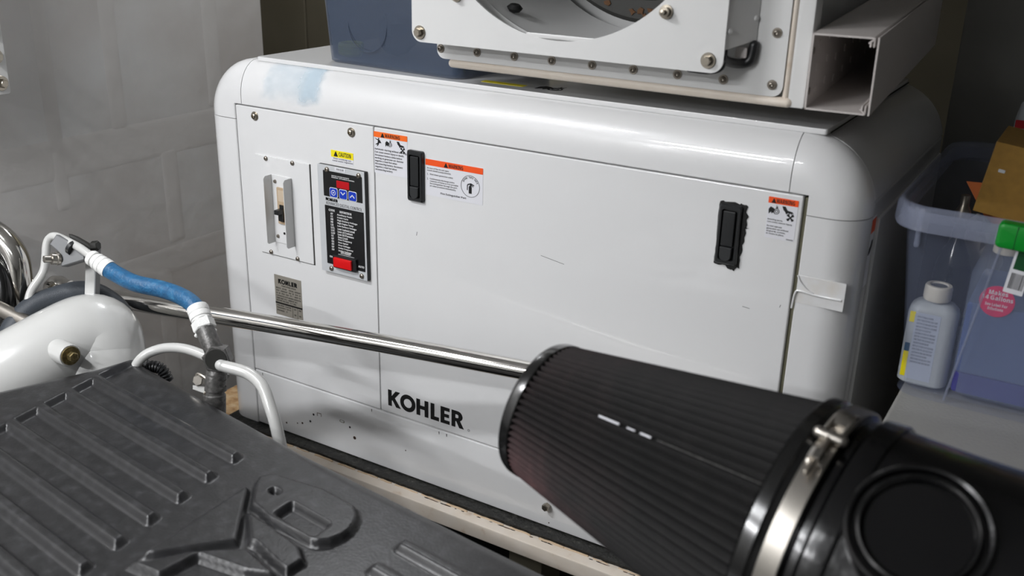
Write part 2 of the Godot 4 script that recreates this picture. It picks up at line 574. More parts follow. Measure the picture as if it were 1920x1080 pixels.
func platform() -> void:
	var t := thing("equipment_shelf", "white-edged wooden shelf with a black rubber mat that the generator stands on", "shelf", Vector3(0.5, -0.55, -0.25))
	obj("deck", bx(-0.165, 1.09, -0.022, -0.006, -0.58, 0.044, 0.003, 0.002), M.wood, t)
	obj("edge_trim", bx(-0.165, 1.09, -0.034, -0.0053, 0.020, 0.050, 0.004, 0.003), M.cream, t)
	# the rubber mat, its front edge ragged
	var p := PackedVector2Array()
	for i in 120:
		var x := -0.07 + 1.15 * i / 119.0
		p.append(Vector2(x, 0.0245 + rng.randf_range(-0.0006, 0.0006) + (0.0012 if rng.randf() < 0.08 else 0.0)))
	p.append(Vector2(1.08, -0.56))
	p.append(Vector2(-0.07, -0.56))
	var q := prism(p, 0.0, 0.006, 0.0)
	obj("rubber_mat", Transform3D(Basis(Vector3(1, 0, 0), Vector3(0, 0, 1), Vector3(0, -1, 0)), Vector3.ZERO) * q, M.mat_rubber, t)
	# cracked sealant along the mat
	var x := 0.0
	while x < 1.05:
		var l := rng.randf_range(0.02, 0.07)
		var path := PackedVector3Array()
		for k in 6:
			path.append(Vector3(x + l * k / 5.0, -0.0055, 0.0275 + rng.randf_range(-0.0008, 0.0008)))
		obj("sealant", tube(path, rng.randf_range(0.0012, 0.0026), 7, false), M.caulk, t)
		x += l + rng.randf_range(0.0, 0.02)
	for i in 34:
		var cx := rng.randf_range(0.35, 1.05)
		var c := PackedVector2Array()
		var l := rng.randf_range(0.002, 0.012)
		for k in 7:
			var a := TAU * k / 7.0
			c.append(Vector2(cx, 0.031) + Vector2(cos(a) * l, sin(a) * 0.0014) * rng.randf_range(0.5, 1.1))
		obj("paint_chip", Transform3D(Basis(Vector3(1, 0, 0), Vector3(0, 0, 1), Vector3(0, -1, 0)), Vector3(0, -0.0052, 0)) * prism(c, 0.0, 0.0006), M.ink if i % 3 else M.rust, t)
	for s in [[0.575, 0.64, 0.0], [-0.12, -0.05, 0.0], [1.0, 1.07, 0.0]]:
		obj("post", bx(s[0], s[1], -0.55, -0.022, -0.075, -0.005, 0.003, 0.002), M.beige, t)
	obj("rear_beam", bx(-0.165, 1.09, -0.55, -0.022, -0.58, -0.54), M.dark, t)

# ------------------------------------------------------------------ generator
const XL := -0.08
const XR := 1.0765
const YT := 0.70
const RC := 0.095

func hull_point(s: Array, d: float) -> Vector2:
	var dx := d * 0.045
	var dy := d * 0.06
	match s[0]:
		"L": return Vector2(XL + dx, s[1])
		"R": return Vector2(XR - dx, s[1])
		"T": return Vector2(s[1], YT - dy)
		"AL":
			var a: float = PI - s[1] * PI / 2.0
			return Vector2(XL + RC + (RC - dx) * cos(a), YT - RC + (RC - dy) * sin(a))
	var b: float = PI / 2.0 - s[1] * PI / 2.0
	return Vector2(XR - RC + (RC - dx) * cos(b), YT - RC + (RC - dy) * sin(b))

func hull_opening(s: Array) -> Vector2:
	var top := 0.6262
	var xr := 1.0035
	match s[0]:
		"L": return Vector2(-0.001, s[1])
		"R": return Vector2(xr, s[1])
		"T": return Vector2(s[1], top)
		"AL":
			return Vector2(-0.001, lerpf(YT - RC, top, s[1] * 2.0)) if s[1] < 0.5 else Vector2(lerpf(-0.001, XL + RC, s[1] * 2.0 - 1.0), top)
	return Vector2(lerpf(XR - RC, xr, s[1] * 2.0), top) if s[1] < 0.5 else Vector2(xr, lerpf(top, YT - RC, s[1] * 2.0 - 1.0))

func hull_piece(ss: Array) -> PackedVector3Array:
	var rings := []
	for s in ss:
		var ring := PackedVector3Array()
		var o := hull_opening(s)
		var f := hull_point(s, 1.0)
		var away := (f - o).normalized() * 0.0015
		ring.append(Vector3(o.x, o.y, -0.018))
		ring.append(Vector3(o.x, o.y, -0.0015))
		ring.append(Vector3(o.x + away.x, o.y + away.y, 0))
		for k in 9:
			var th := k * PI / 16.0
			var q := hull_point(s, 1.0 - sin(th))
			ring.append(Vector3(q.x, q.y, -(1.0 - cos(th)) * 0.045))
		var e := hull_point(s, 0.0)
		ring.append(Vector3(e.x, e.y, -0.048))
		var i := hull_point(s, 0.25)
		ring.append(Vector3(i.x, i.y, -0.048))
		rings.append(ring)
	return loft(rings)

func canopy(ss: Array) -> PackedVector3Array:
	var rings := []
	for s in ss:
		var e := hull_point(s, 0.0)
		var i := hull_point(s, 0.25)
		var m := hull_point(s, 0.05)
		rings.append(PackedVector3Array([Vector3(i.x, i.y, -0.0495), Vector3(m.x, m.y, -0.0495), Vector3(e.x, e.y, -0.0515), Vector3(e.x, e.y, -0.541), Vector3(m.x, m.y, -0.545), Vector3(i.x, i.y, -0.545)]))
	return loft(rings)

func arc(k: String, a: float, b: float) -> Array:
	var o := []
	for i in 13:
		o.append([k, lerpf(a, b, i / 12.0)])
	return o

func screw_mesh(r: float, h: float, washer := 0.0) -> ArrayMesh:
	# A domed screw head with a recessed drive, along +z, its back at z = 0.
	var p := []
	var base := 0.0
	if washer > 0.0:
		p = [[0.0, 0.0], [washer, 0.0], [washer, h * 0.25], [washer * 0.95, h * 0.32]]
		base = h * 0.32
	else:
		p = [[0.0, 0.0]]
	p.append_array([[r, base], [r, base + h * 0.25], [r * 0.86, base + h * 0.62], [r * 0.6, base + h * 0.85], [r * 0.42, base + h * 0.9], [r * 0.34, base + h * 0.3], [0.0, base + h * 0.25]])
	return finish(lathe(p, Vector3.ZERO, Vector3(0, 0, 1), 24), 30.0)

func hexbolt_mesh(r: float, h: float, washer: float) -> ArrayMesh:
	var t := lathe([[0.0, 0.0], [washer, 0.0], [washer, h * 0.15], [washer * 0.96, h * 0.2], [0.0, h * 0.2]], Vector3.ZERO, Vector3(0, 0, 1), 28)
	t.append_array(hexagon(r, h * 0.2, h * 0.92, Vector3.ZERO, Vector3(0, 0, 1), r * 0.08))
	t.append_array(lathe([[0.0, h * 0.9], [r * 0.8, h * 0.9], [r * 0.72, h], [0.0, h]], Vector3.ZERO, Vector3(0, 0, 1), 20))
	return finish(t, 30.0)

func at(x: float, y: float, z := 0.0) -> Transform3D:
	return Transform3D(Basis(), Vector3(x, y, z))

func poly(a: Array, o := Vector2.ZERO, s := 1.0) -> PackedVector2Array:
	var p := PackedVector2Array()
	for i in range(0, a.size(), 2):
		p.append(o + Vector2(a[i], a[i + 1]) * s)
	return p

func flats(list: Array, o: Vector2, s: float, z: float, h := 0.0004) -> PackedVector3Array:
	# Printed shapes: thin prisms of polygons given in unit coordinates.
	var t := PackedVector3Array()
	for a in list:
		t.append_array(Transform3D(Basis(), Vector3(0, 0, z)) * prism(poly(a, o, s), 0.0, h))
	return t

func disc(x: float, y: float, r: float, z: float, h := 0.0004, n := 28) -> PackedVector3Array:
	return lathe([[0.0, 0.0], [r, 0.0], [r, h], [0.0, h]], Vector3(x, y, z), Vector3(0, 0, 1), n)

func circle_line(x: float, y: float, r: float, w: float, z: float, h := 0.0004) -> PackedVector3Array:
	return pipe_ring(r, r - w, 0.0, h, Vector3(x, y, z), Vector3(0, 0, 1), 48, h * 0.1)

func kohler(x: float, y: float, h: float, z: float) -> PackedVector3Array:
	# The six heavy capitals, h high, from x on; widths follow the badge.
	var t := flats([
		[0, 0, 0.25, 0, 0.25, 0.33, 0.30, 0.40, 0.56, 0, 0.88, 0, 0.47, 0.56, 0.84, 1, 0.53, 1, 0.25, 0.64, 0.25, 1, 0, 1],
		[1.98, 0, 2.23, 0, 2.23, 0.41, 2.54, 0.41, 2.54, 0, 2.79, 0, 2.79, 1, 2.54, 1, 2.54, 0.63, 2.23, 0.63, 2.23, 1, 1.98, 1],
		[2.95, 0, 3.51, 0, 3.51, 0.23, 3.20, 0.23, 3.20, 1, 2.95, 1],
		[3.62, 0, 4.22, 0, 4.22, 0.21, 3.87, 0.21, 3.87, 0.40, 4.18, 0.40, 4.18, 0.60, 3.87, 0.60, 3.87, 0.79, 4.22, 0.79, 4.22, 1, 3.62, 1],
		[4.35, 0, 4.60, 0, 4.60, 0.37, 4.66, 0.37, 4.86, 0, 5.16, 0, 4.90, 0.43, 5.00, 0.50, 5.06, 0.60, 5.07, 0.72, 5.02, 0.86, 4.92, 0.96, 4.78, 1, 4.35, 1, 4.35, 0.79, 4.74, 0.79, 4.80, 0.75, 4.82, 0.68, 4.80, 0.61, 4.74, 0.57, 4.60, 0.57, 4.60, 0.78, 4.35, 0.78],
	], Vector2(x, y), h, z)
	t.append_array(pipe_ring(0.53 * h, 0.28 * h, 0.0, 0.0004, Vector3(x + 1.38 * h, y + 0.5 * h, z), Vector3(0, 0, 1), 48, 0.00005))
	return t

func triangle_mark(x: float, y: float, s: float, z: float) -> PackedVector3Array:
	return flats([[0, 0, 1, 0, 0.56, 0.9, 0.44, 0.9]], Vector2(x, y), s, z)

func fan_picture(x: float, y: float, s: float, z: float) -> PackedVector3Array:
	# a hand above a four-bladed fan
	var l := [[0.05, 1.0, 0.30, 1.0, 0.48, 0.72, 0.85, 0.66, 0.98, 0.50, 0.80, 0.56, 0.88, 0.42, 0.70, 0.54, 0.62, 0.40, 0.58, 0.56, 0.40, 0.42, 0.30, 0.60, 0.16, 0.72]]
	for k in 4:
		var a := PI / 4.0 + k * PI / 2.0
		var c := Vector2(0.74, 0.20)
		var u := Vector2.from_angle(a)
		var v := Vector2(-u.y, u.x)
		var q := []
		for e in [[0.03, -0.03], [0.30, -0.11], [0.34, 0.04], [0.28, 0.11], [0.03, 0.03]]:
			var w: Vector2 = c + u * e[0] + v * e[1]
			q.append_array([w.x, w.y])
		l.append(q)
	var t := flats(l, Vector2(x, y), s, z)
	t.append_array(disc(x + 0.74 * s, y + 0.2 * s, 0.06 * s, z))
	return t

func belt_picture(x: float, y: float, s: float, z: float) -> PackedVector3Array:
	# a hand drawn between a belt and its pulley
	var t := flats([
		[0.0, 0.55, 0.16, 0.80, 0.42, 0.72, 0.60, 0.55, 0.52, 0.40, 0.62, 0.12, 0.44, 0.30, 0.34, 0.14, 0.24, 0.34, 0.04, 0.10],
		[0.62, 0.86, 0.72, 0.74, 0.70, 1.05, 0.78, 0.84, 0.92, 0.98, 0.80, 0.78, 0.94, 0.74, 0.70, 0.70],
	], Vector2(x, y), s, z)
	t.append_array(circle_line(x + 0.74 * s, y + 0.42 * s, 0.28 * s, 0.05 * s, z))
	t.append_array(circle_line(x + 0.74 * s, y + 0.42 * s, 0.15 * s, 0.05 * s, z))
	return t

func falling_picture(x: float, y: float, s: float, z: float) -> PackedVector3Array:
	var t := flats([
		[0.0, 0.98, 0.04, 1.0, 0.30, 0.86, 0.55, 0.90, 0.78, 0.76, 0.98, 0.46, 0.92, 0.42, 0.72, 0.62, 0.66, 0.44, 0.52, 0.14, 0.36, 0.0, 0.30, 0.06, 0.44, 0.24, 0.40, 0.30, 0.12, 0.16, 0.10, 0.22, 0.46, 0.44, 0.50, 0.64, 0.46, 0.76, 0.28, 0.78],
	], Vector2(x, y), s, z)
	t.append_array(disc(x + 0.60 * s, y + 0.98 * s, 0.085 * s, z))
	return t

func sticker(gen: Node3D, label: String, x0: float, x1: float, y0: float, y1: float, band: float, colour: Material) -> MeshInstance3D:
	var s := obj("warning_label", bx(x0, x1, y0, y1, 0.0, 0.0004, 0.0015, 0.0001), M.sticker, gen)
	s.set_meta("label", label)
	obj("header_band", bx(x0, x1, y1 - band, y1, 0.0004, 0.0006, 0.0008, 0.00005), colour, s)
	return s

func latch(gen: Node3D, x: float, y: float, w: float, h: float) -> MeshInstance3D:
	var rings := []
	for s in [[0, 0.0], [0, 0.005], [0.0015, 0.0075], [0.0045, 0.0075], [0.0055, 0.003], [0.0055, 0.0]]:
		rings.append(flat_ring(rrect(w - 2 * s[0], h - 2 * s[0] * 1.4, 0.003, 4), s[1]))
	var l := obj("latch", Transform3D(Basis(), Vector3(x, y, 0)) * loft(rings, false, true), M.black_plastic, gen)
	obj("latch_recess", rbox(Vector3(x, y, 0.001), Vector3(w - 0.010, h - 0.014, 0.002)), M.dark, l)
	obj("lever", rbox(Vector3(x - 0.0008, y + h * 0.10, 0.0042), Vector3(w * 0.54, h * 0.58, 0.005), 0.0012, 0.001), M.black_plastic, l)
	var p := PackedVector2Array()
	for q in rrect(w * 0.54, h * 0.22, 0.001):
		p.append(q)
	p = PackedVector2Array()
	p.append(Vector2(w * 0.27, h * 0.12))
	p.append(Vector2(-w * 0.27, h * 0.12))
	for k in 9:
		p.append(Vector2(-w * 0.27 * cos(k * PI / 8.0), -h * 0.02 - w * 0.27 * sin(k * PI / 8.0)))
	obj("finger_tab", Transform3D(Basis(), Vector3(x - 0.0008, y - h * 0.325, 0.001)) * prism(p, 0.0, 0.0075, 0.001), M.tab if M.has("tab") else M.black_plastic, l)
	return l

func generator() -> void:
	M.tab = mat(Color(0.17, 0.175, 0.18), 0.45)
	var G := thing("generator", "large glossy white generator in a sound shield with two black latches and warning labels", "generator", Vector3(0.5, 0.0, -0.25))
	obj("inner_body", bx(-0.05, 1.045, 0.003, 0.66, -0.535, -0.016, 0.06, 0.01), M.gap, G)
	# front frame: pillars, moulded corners, top rail
	obj("pillar", hull_piece([["L", 0.0], ["L", 0.2], ["L", 0.4], ["L", 0.5985]]), M.white, G)
	obj("corner_cap", hull_piece([["L", 0.5997]] + arc("AL", 0.0, 1.0) + [["T", 0.0158]]), M.white, G)
	obj("top_rail", hull_piece([["T", 0.0170], ["T", 0.3], ["T", 0.6], ["T", 0.9779]]), M.white, G)
	obj("corner_cap", hull_piece([["T", 0.9791]] + arc("AR", 0.0, 1.0) + [["R", 0.6012]]), M.white, G)
	obj("pillar", hull_piece([["R", 0.6000], ["R", 0.4], ["R", 0.2], ["R", 0.0]]), M.white, G)
	# canopy corners behind, side panels, lid
	obj("canopy_corner", canopy([["T", 0.97]] + arc("AR", 0.0, 0.895).slice(1)), M.white, G)
	obj("canopy_corner", canopy([["L", 0.60]] + arc("AL", 0.0, 1.0).slice(0, 12) + [["T", 0.025]]), M.white, G)
	obj("side_panel", bx(1.03, XR - 0.001, 0.0, 0.6185, -0.543, -0.0505, 0.004, 0.003), M.white, G)
	obj("side_door", bx(XR - 0.002, XR + 0.004, 0.03, 0.592, -0.53, -0.075, 0.004, 0.002), M.white, G)
	obj("side_panel", bx(XL + 0.001, -0.03, 0.0, 0.598, -0.543, -0.0505, 0.004, 0.003), M.white, G)
	obj("lid", Transform3D(Basis(Vector3(1, 0, 0), Vector3(0, 0, -1), Vector3(0, 1, 0)), Vector3(0.5175, 0.7020, -0.287)) * rbox(Vector3.ZERO, Vector3(0.981, 0.508, 0.0075), 0.004, 0.0013), M.white, G)
	# front panels
	obj("fixed_panel", bx(0.0008, 0.3052, 0.1172, 0.6245, -0.016, 0.0, 0.002, 0.0025), M.white, G)
	obj("access_door", bx(0.3066, 0.9975, 0.1172, 0.6245, -0.016, 0.0, 0.002, 0.0025), M.white, G)
	obj("door_seal", bx(0.9965, 1.0028, 0.10, 0.622, -0.015, -0.006, 0.001, 0.001), M.seal, G)
	obj("base_panel", bx(0.0008, 1.0028, 0.0015, 0.1150, -0.016, 0.0, 0.002, 0.0025), M.white, G)
	obj("taped_patch", bx(1.004, 1.066, 0.482, 0.520, -0.003, 0.0005, 0.001, 0.0004), M.white_dirty, G)
	var curl := []
	for k in 7:
		curl.append(Vector3(1.003 + 0.009 * k, 0.497 - 0.006 * sin(k * 0.5) - 0.002 * k, 0.0015))
	obj("tape_crease", tube(smooth_path([Vector3(1.001, 0.474, 0.0015), Vector3(1.0035, 0.496, 0.0025), Vector3(1.010, 0.4995, 0.0022), Vector3(1.03, 0.4975, 0.0016), Vector3(1.062, 0.4975, 0.0012)]), 0.0014, 8, false), M.white, G)
	obj("tape_crease", tube(smooth_path([Vector3(1.004, 0.519, 0.0012), Vector3(1.008, 0.512, 0.0022), Vector3(1.018, 0.503, 0.002), Vector3(1.026, 0.4995, 0.0012)]), 0.0011, 8, false), M.white, G)
	var big := screw_mesh(0.0058, 0.005, 0.0078)
	for s in [[0.0468, 0.6100], [0.2606, 0.6096]]:
		put("screw", big, M.steel, G, at(s[0], s[1]))
	# breaker plate with its guard channel
	var bp := obj("breaker_plate", bx(0.0425, 0.1675, 0.3632, 0.5430, 0.0, 0.0028, 0.001, 0.0006), M.white, G)
	obj("breaker_plate_gap", bx(0.1675, 0.1686, 0.3625, 0.5430, 0.0, 0.001, 0.0002, 0.0001), M.gap, G)
	obj("breaker_plate_gap", bx(0.0425, 0.1686, 0.3618, 0.3632, 0.0, 0.001, 0.0002, 0.0001), M.gap, G)
	var small := screw_mesh(0.0042, 0.0035)
	for s in [[0.0690, 0.5390], [0.1305, 0.5398], [0.0675, 0.3674], [0.1305, 0.3668]]:
		put("screw", small, M.steel_dark, bp, at(s[0], s[1], 0.0028))
	var ch := obj("guard_channel", bx(0.0795, 0.1268, 0.3893, 0.5130, 0.0028, 0.0042, 0.003, 0.0005), M.white, G)
	for x in [0.0795, 0.1254]:
		var fl := PackedVector2Array()
		for q in rrect(0.020, 0.1237, 0.0001, 1):
			fl.append(q)
		fl = poly([-0.010, -0.0618, 0.006, -0.0618, 0.010, -0.0575, 0.010, 0.0575, 0.006, 0.0618, -0.010, 0.0618])
		obj("channel_flange", Transform3D(Basis(Vector3(0, 0, 1), Vector3(0, 1, 0), Vector3(-1, 0, 0)), Vector3(x + 0.0014, 0.4512, 0.0142)) * prism(fl, 0.0, 0.0014, 0.0003), M.channel_grey if M.has("channel_grey") else M.white_paint, ch)
	for s in [[0.0838, 0.5015], [0.0832, 0.4015]]:
		put("screw", finish(lathe([[0.0, 0.0], [0.0034, 0.0], [0.003, 0.002], [0.0, 0.0026]], Vector3.ZERO, Vector3(0, 0, 1), 18)), M.steel_dark, ch, at(s[0] + 0.005, s[1], 0.0042))
	obj("hole", disc(0.1035, 0.4090, 0.0024, 0.0041), M.dark, ch)
	var br := obj("circuit_breaker", bx(0.0935, 0.1125, 0.4265, 0.4925, 0.004, 0.0075, 0.001, 0.0006), M.tan, G)
	obj("breaker_slot", bx(0.0985, 0.1085, 0.4310, 0.4620, 0.0074, 0.0079, 0.001, 0.0002), M.dark, br)
	obj("breaker_label", bx(0.0965, 0.1105, 0.4680, 0.4880, 0.0074, 0.0078, 0.0005, 0.0001), mat(Color(0.78, 0.71, 0.62), 0.5), br)
	var tg := obj("toggle", bx(0.0985, 0.1085, 0.4470, 0.4555, 0.007, 0.0220, 0.0015, 0.001), M.black_plastic, br)
	obj("toggle_foot", bx(0.0985, 0.1085, 0.4330, 0.4480, 0.0078, 0.0125, 0.0015, 0.001), M.black_plastic, br)
	control_panel(G)
	# rating plate
	var np := obj("rating_plate", bx(0.0678, 0.1326, 0.2465, 0.3245, 0.0, 0.0006, 0.0005, 0.0001), M.plate_metal, G)
	obj("printed_name", kohler(0.0775, 0.3085, 0.0088, 0.0006), M.ink, np)
	var lines := [["POWER SYSTEMS DIVISION", 0.085, 0.119, 0.3050], ["MODEL  20 KW     SERIAL  0683241", 0.071, 0.130, 0.2995], ["SPEC  GM86047   KW  20   KVA  20", 0.071, 0.130, 0.2945], ["HZ  60   RPM  1800   PH  1   AMPS  83", 0.071, 0.130, 0.2895], ["CONTINUOUS DUTY MARINE GENERATOR", 0.071, 0.130, 0.2845], ["TEMP RISE 105 C  AMBIENT 40 C", 0.071, 0.122, 0.2798], ["BATTERY VOLTAGE   12 V  NEG", 0.071, 0.118, 0.2752]]
	for l in lines:
		text(np, l[0], l[1], l[2], l[3] - 0.0016, l[3] + 0.0014, 0.0005, M.ink)
	obj("printed_bar", bx(0.0678, 0.1326, 0.2685, 0.2715, 0.0005, 0.0008, 0.0002, 0.00005), M.ink, np)
	for l in [["VOLTAGE  120/240", 0.071, 0.105, 0.2655], ["FREQUENCY  60 HZ", 0.071, 0.105, 0.2605], ["PHASE   1", 0.071, 0.095, 0.2555], ["LO", 0.112, 0.117, 0.2650], ["HI", 0.124, 0.129, 0.2650], ["OK", 0.112, 0.117, 0.2540], ["OK", 0.124, 0.129, 0.2540]]:
		text(np, l[0], l[1], l[2], l[3] - 0.0015, l[3] + 0.0013, 0.0005, M.ink)
	for x in [0.1085, 0.1205]:
		obj("printed_rule", bx(x, x + 0.0006, 0.2475, 0.2683, 0.0005, 0.0008, 0.0001, 0.00005), M.ink, np)
	# labels
	var cl := sticker(G, "yellow caution label", 0.2155, 0.2630, 0.5540, 0.5750, 0.0118, M.yellow)
	obj("printed_mark", triangle_mark(0.2215, 0.5650, 0.009, 0.0006), M.ink, cl)
	text(cl, "CAUTION", 0.2325, 0.2580, 0.5657, 0.5728, 0.0006, M.ink)
	text(cl, "Over cranking can", 0.2205, 0.2580, 0.5593, 0.5625, 0.0004, M.ink_grey)
	text(cl, "cause water ingestion", 0.2180, 0.2615, 0.5555, 0.5588, 0.0004, M.ink_grey)
	var w1 := sticker(G, "orange-headed warning label about automatic starting", 0.3068, 0.3735, 0.5500, 0.6180, 0.0090, M.orange_light)
	obj("printed_mark", triangle_mark(0.3210, 0.6098, 0.0075, 0.0006), M.ink, w1)
	text(w1, "WARNING", 0.3290, 0.3590, 0.6105, 0.6162, 0.0006, M.ink)
	obj("printed_picture", falling_picture(0.3090, 0.5945, 0.0130, 0.0004), M.ink, w1)
	obj("printed_picture", belt_picture(0.3300, 0.5945, 0.0130, 0.0004), M.ink, w1)
	obj("printed_picture", fan_picture(0.3520, 0.5905, 0.0165, 0.0004), M.ink, w1)
	text(w1, "Automatic starting without warning.\nCan cause severe injury or death.", 0.3082, 0.3722, 0.5825, 0.5915, 0.0004, M.ink)
	text(w1, "Disconnect battery cables before\nworking on generator set. Remove\nnegative (-) lead first when\ndisconnecting battery. Reconnect\nnegative (-) lead last when\nreconnecting battery.", 0.3082, 0.3650, 0.5540, 0.5815, 0.0004, M.ink)
	var w2 := sticker(G, "wide orange-headed fire extinguisher port label", 0.4083, 0.5153, 0.5298, 0.5879, 0.0098, M.orange)
	obj("printed_mark", triangle_mark(0.4435, 0.5791, 0.0075, 0.0006), M.ink, w2)
	text(w2, "WARNING", 0.4520, 0.4790, 0.5797, 0.5856, 0.0006, M.ink)
	for l in [["In case of fire do not open", 0.4115, 0.4525, 0.5735], ["sound shield (compartment).", 0.4115, 0.4565, 0.5698], ["1.", 0.4115, 0.4135, 0.5640], ["Shut down generator set(s)", 0.4165, 0.4600, 0.5640], ["2.", 0.4115, 0.4135, 0.5565], ["Continuously discharge entire", 0.4165, 0.4630, 0.5568], ["contents of Halon or CO2 portable", 0.4165, 0.4700, 0.5530], ["fire extinguisher through the port", 0.4165, 0.4680, 0.5492], ["(or other provision) immediately.", 0.4165, 0.4660, 0.5454]]:
		text(w2, l[0], l[1], l[2], l[3] - 0.0016, l[3] + 0.0016, 0.0004, M.ink_grey)
	text(w2, "Fire Extinguisher Port", 0.4370, 0.4850, 0.5338, 0.5380, 0.0004, M.ink)
	var cx := 0.4925
	var cy := 0.5563
	obj("printed_ring", circle_line(cx, cy, 0.0172, 0.0006, 0.0004), M.ink, w2)
	obj("printed_picture", flats([[-0.22, -1.0, 0.32, -1.0, 0.32, 0.05, 0.20, 0.25, -0.10, 0.25, -0.22, 0.05], [-0.02, 0.24, 0.12, 0.24, 0.12, 0.46, -0.02, 0.46], [-0.10, 0.45, 0.75, 0.30, 0.78, 0.42, 0.20, 0.68, -0.10, 0.62], [0.10, 0.30, 0.60, 0.10, 0.64, 0.19, 0.12, 0.42], [-0.08, 0.46, -0.08, 0.60, -0.40, 0.52, -0.56, 0.32, -0.56, -0.50, -0.43, -0.50, -0.43, 0.26, -0.33, 0.40]], Vector2(cx - 0.0005, cy - 0.0015), 0.0098, 0.0004), M.ink, w2)
	var words := "Break Thru Here"
	for i in words.length():
		if words[i] == " ":
			continue
		var a := deg_to_rad(152.0 - 124.0 * i / (words.length() - 1))
		text(w2, words[i], -0.0008, 0.0008, -0.0014, 0.0014, 0.0004, M.ink, 700, Basis(Vector3(0, 0, 1), a - PI / 2.0), Vector3(cx + cos(a) * 0.0142, cy + sin(a) * 0.0142, 0))
	var w3 := sticker(G, "orange-headed rotating parts warning label", 0.9535, 0.9925, 0.5625, 0.6178, 0.0085, M.orange)
	obj("printed_mark", triangle_mark(0.9575, 0.6100, 0.0065, 0.0006), M.ink, w3)
	text(w3, "WARNING", 0.9640, 0.9880, 0.6107, 0.6162, 0.0006, M.ink)
	obj("printed_picture", belt_picture(0.9550, 0.5935, 0.0140, 0.0004), M.ink, w3)
	obj("printed_picture", fan_picture(0.9715, 0.5905, 0.0170, 0.0004), M.ink, w3)
	text(w3, "Rotating parts.\nCan cause severe injury.", 0.9550, 0.9880, 0.5830, 0.5890, 0.0004, M.ink_grey)
	text(w3, "Do not operate\ngenerator set without\nall guards, screens,\nor covers in place.", 0.9550, 0.9840, 0.5670, 0.5800, 0.0004, M.ink_grey)
	text(w3, "358050", 0.9820, 0.9910, 0.5637, 0.5652, 0.0004, M.ink)
	# the same label on the right side, seen edge-on
	var side := Basis(Vector3(0, 1, 0), PI / 2.0)
	var so := Vector3(XR - 0.0015, 0.0, 0.0)
	var w4 := obj("warning_label", Transform3D(side, so) * bx(0.052, 0.074, 0.50, 0.597, 0.0, 0.0006, 0.001, 0.0001), M.sticker, G)
	w4.set_meta("label", "warning label on the right side of the generator")
	obj("header_band", Transform3D(side, so) * bx(0.052, 0.074, 0.575, 0.594, 0.0006, 0.0009, 0.0005, 0.0001), M.orange, w4)
	obj("printed_picture", Transform3D(side, so) * flats([[0.0, 0.0, 0.5, 0.1, 0.9, 0.5, 1.0, 1.0, 0.6, 1.0, 0.4, 0.6, 0.1, 0.5]], Vector2(0.055, 0.545), 0.018, 0.0006), M.ink, w4)
	# latches
	var l1 := latch(G, 0.3913, 0.5573, 0.0300, 0.0820)
	var l2 := latch(G, 0.9063, 0.5575, 0.0310, 0.0830)
	l2.set_meta("label", "latch ringed with ragged black sealant")
	var rag := PackedVector2Array()
	for k in 60:
		var a := TAU * k / 60.0
		var e := Vector2(cos(a), sin(a))
		var q := Vector2(0.0172 * clampf(e.x * 1.5, -1, 1), 0.0440 * clampf(e.y * 1.3, -1, 1))
		if e.x > 0.2:
			q.x += rng.randf_range(0.0, 0.0035) + (0.0022 if e.y > -0.2 else 0.0)
		q += Vector2(rng.randf_range(-0.0008, 0.0008), rng.randf_range(-0.0012, 0.001))
		if k >= 46 and k <= 49:
			q.y -= 0.0045
		rag.append(Vector2(0.9063, 0.5575) + q)
	obj("latch_sealant", prism(rag, 0.0, 0.0022, 0.0005), M.ink, G)
	obj("latch_sealant", prism(poly([0.920, 0.5695, 0.9275, 0.5690, 0.9320, 0.5700, 0.9270, 0.5705, 0.920, 0.5715]), 0.0, 0.001), M.ink, G)
	obj("latch_sealant", prism(poly([0.9135, 0.5105, 0.9175, 0.5075, 0.9185, 0.5085, 0.9160, 0.5100, 0.9155, 0.5125]), 0.0, 0.001), M.ink, G)
	# door badge
	var lg := obj("lettered_badge", kohler(0.3237, 0.1320, 0.0310, 0.0001), M.ink, G)
	lg.set_meta("label", "bold black name lettering")
	obj("registered_mark", circle_line(0.4933, 0.1335, 0.0021, 0.0005, 0.0001), M.ink_grey, G)
	# holes, rust spots and scratches on the base panel
	for s in [[0.1366, 0.0430, 0.0022], [0.1457, 0.0600, 0.0022], [0.2331, 0.0600, 0.0021]]:
		obj("hole", disc(s[0], s[1], s[2], 0.0001), M.dark, G)
	for s in [[0.0752, 0.0215, 0.0020], [0.1161, 0.0330, 0.0022], [0.1035, 0.0290, 0.0014], [0.2435, 0.0410, 0.0034], [0.6530, 0.0100, 0.0011], [0.36, 0.052, 0.0012]]:
		var h := obj("rust_spot", disc(s[0], s[1], s[2], 0.0001, 0.0002, 10), M.rust, G)
		obj("hole", disc(s[0] + 0.0004, s[1], s[2] * 0.55, 0.0003, 0.0002, 12), M.dark, h)
	obj("slot", rbox(Vector3(0.2150, 0.0665, 0.0002), Vector3(0.011, 0.005, 0.0004), 0.002, 0.0001), M.seal, G)
	obj("slot", rbox(Vector3(0.2150, 0.0669, 0.0005), Vector3(0.008, 0.003, 0.0003), 0.0014, 0.0001), M.white, G)
	obj("tape_mark", prism(poly([0.1545, 0.0600, 0.1555, 0.0600, 0.1555, 0.0660, 0.1640, 0.0665, 0.1640, 0.0610, 0.1648, 0.0610, 0.1648, 0.0675, 0.1545, 0.0668]), 0.0001, 0.0004), M.rust, G)
	for s in [[0.389, 0.458, 0.3905, 0.4645], [0.62, 0.47, 0.66, 0.464], [0.84, 0.25, 0.842, 0.257], [0.935, 0.46, 0.945, 0.459], [0.985, 0.47, 0.986, 0.474]]:
		obj("scratch", tube(PackedVector3Array([Vector3(s[0], s[1], 0.0), Vector3(s[2], s[3], 0.0)]), 0.0004, 5), M.ink_grey, G)
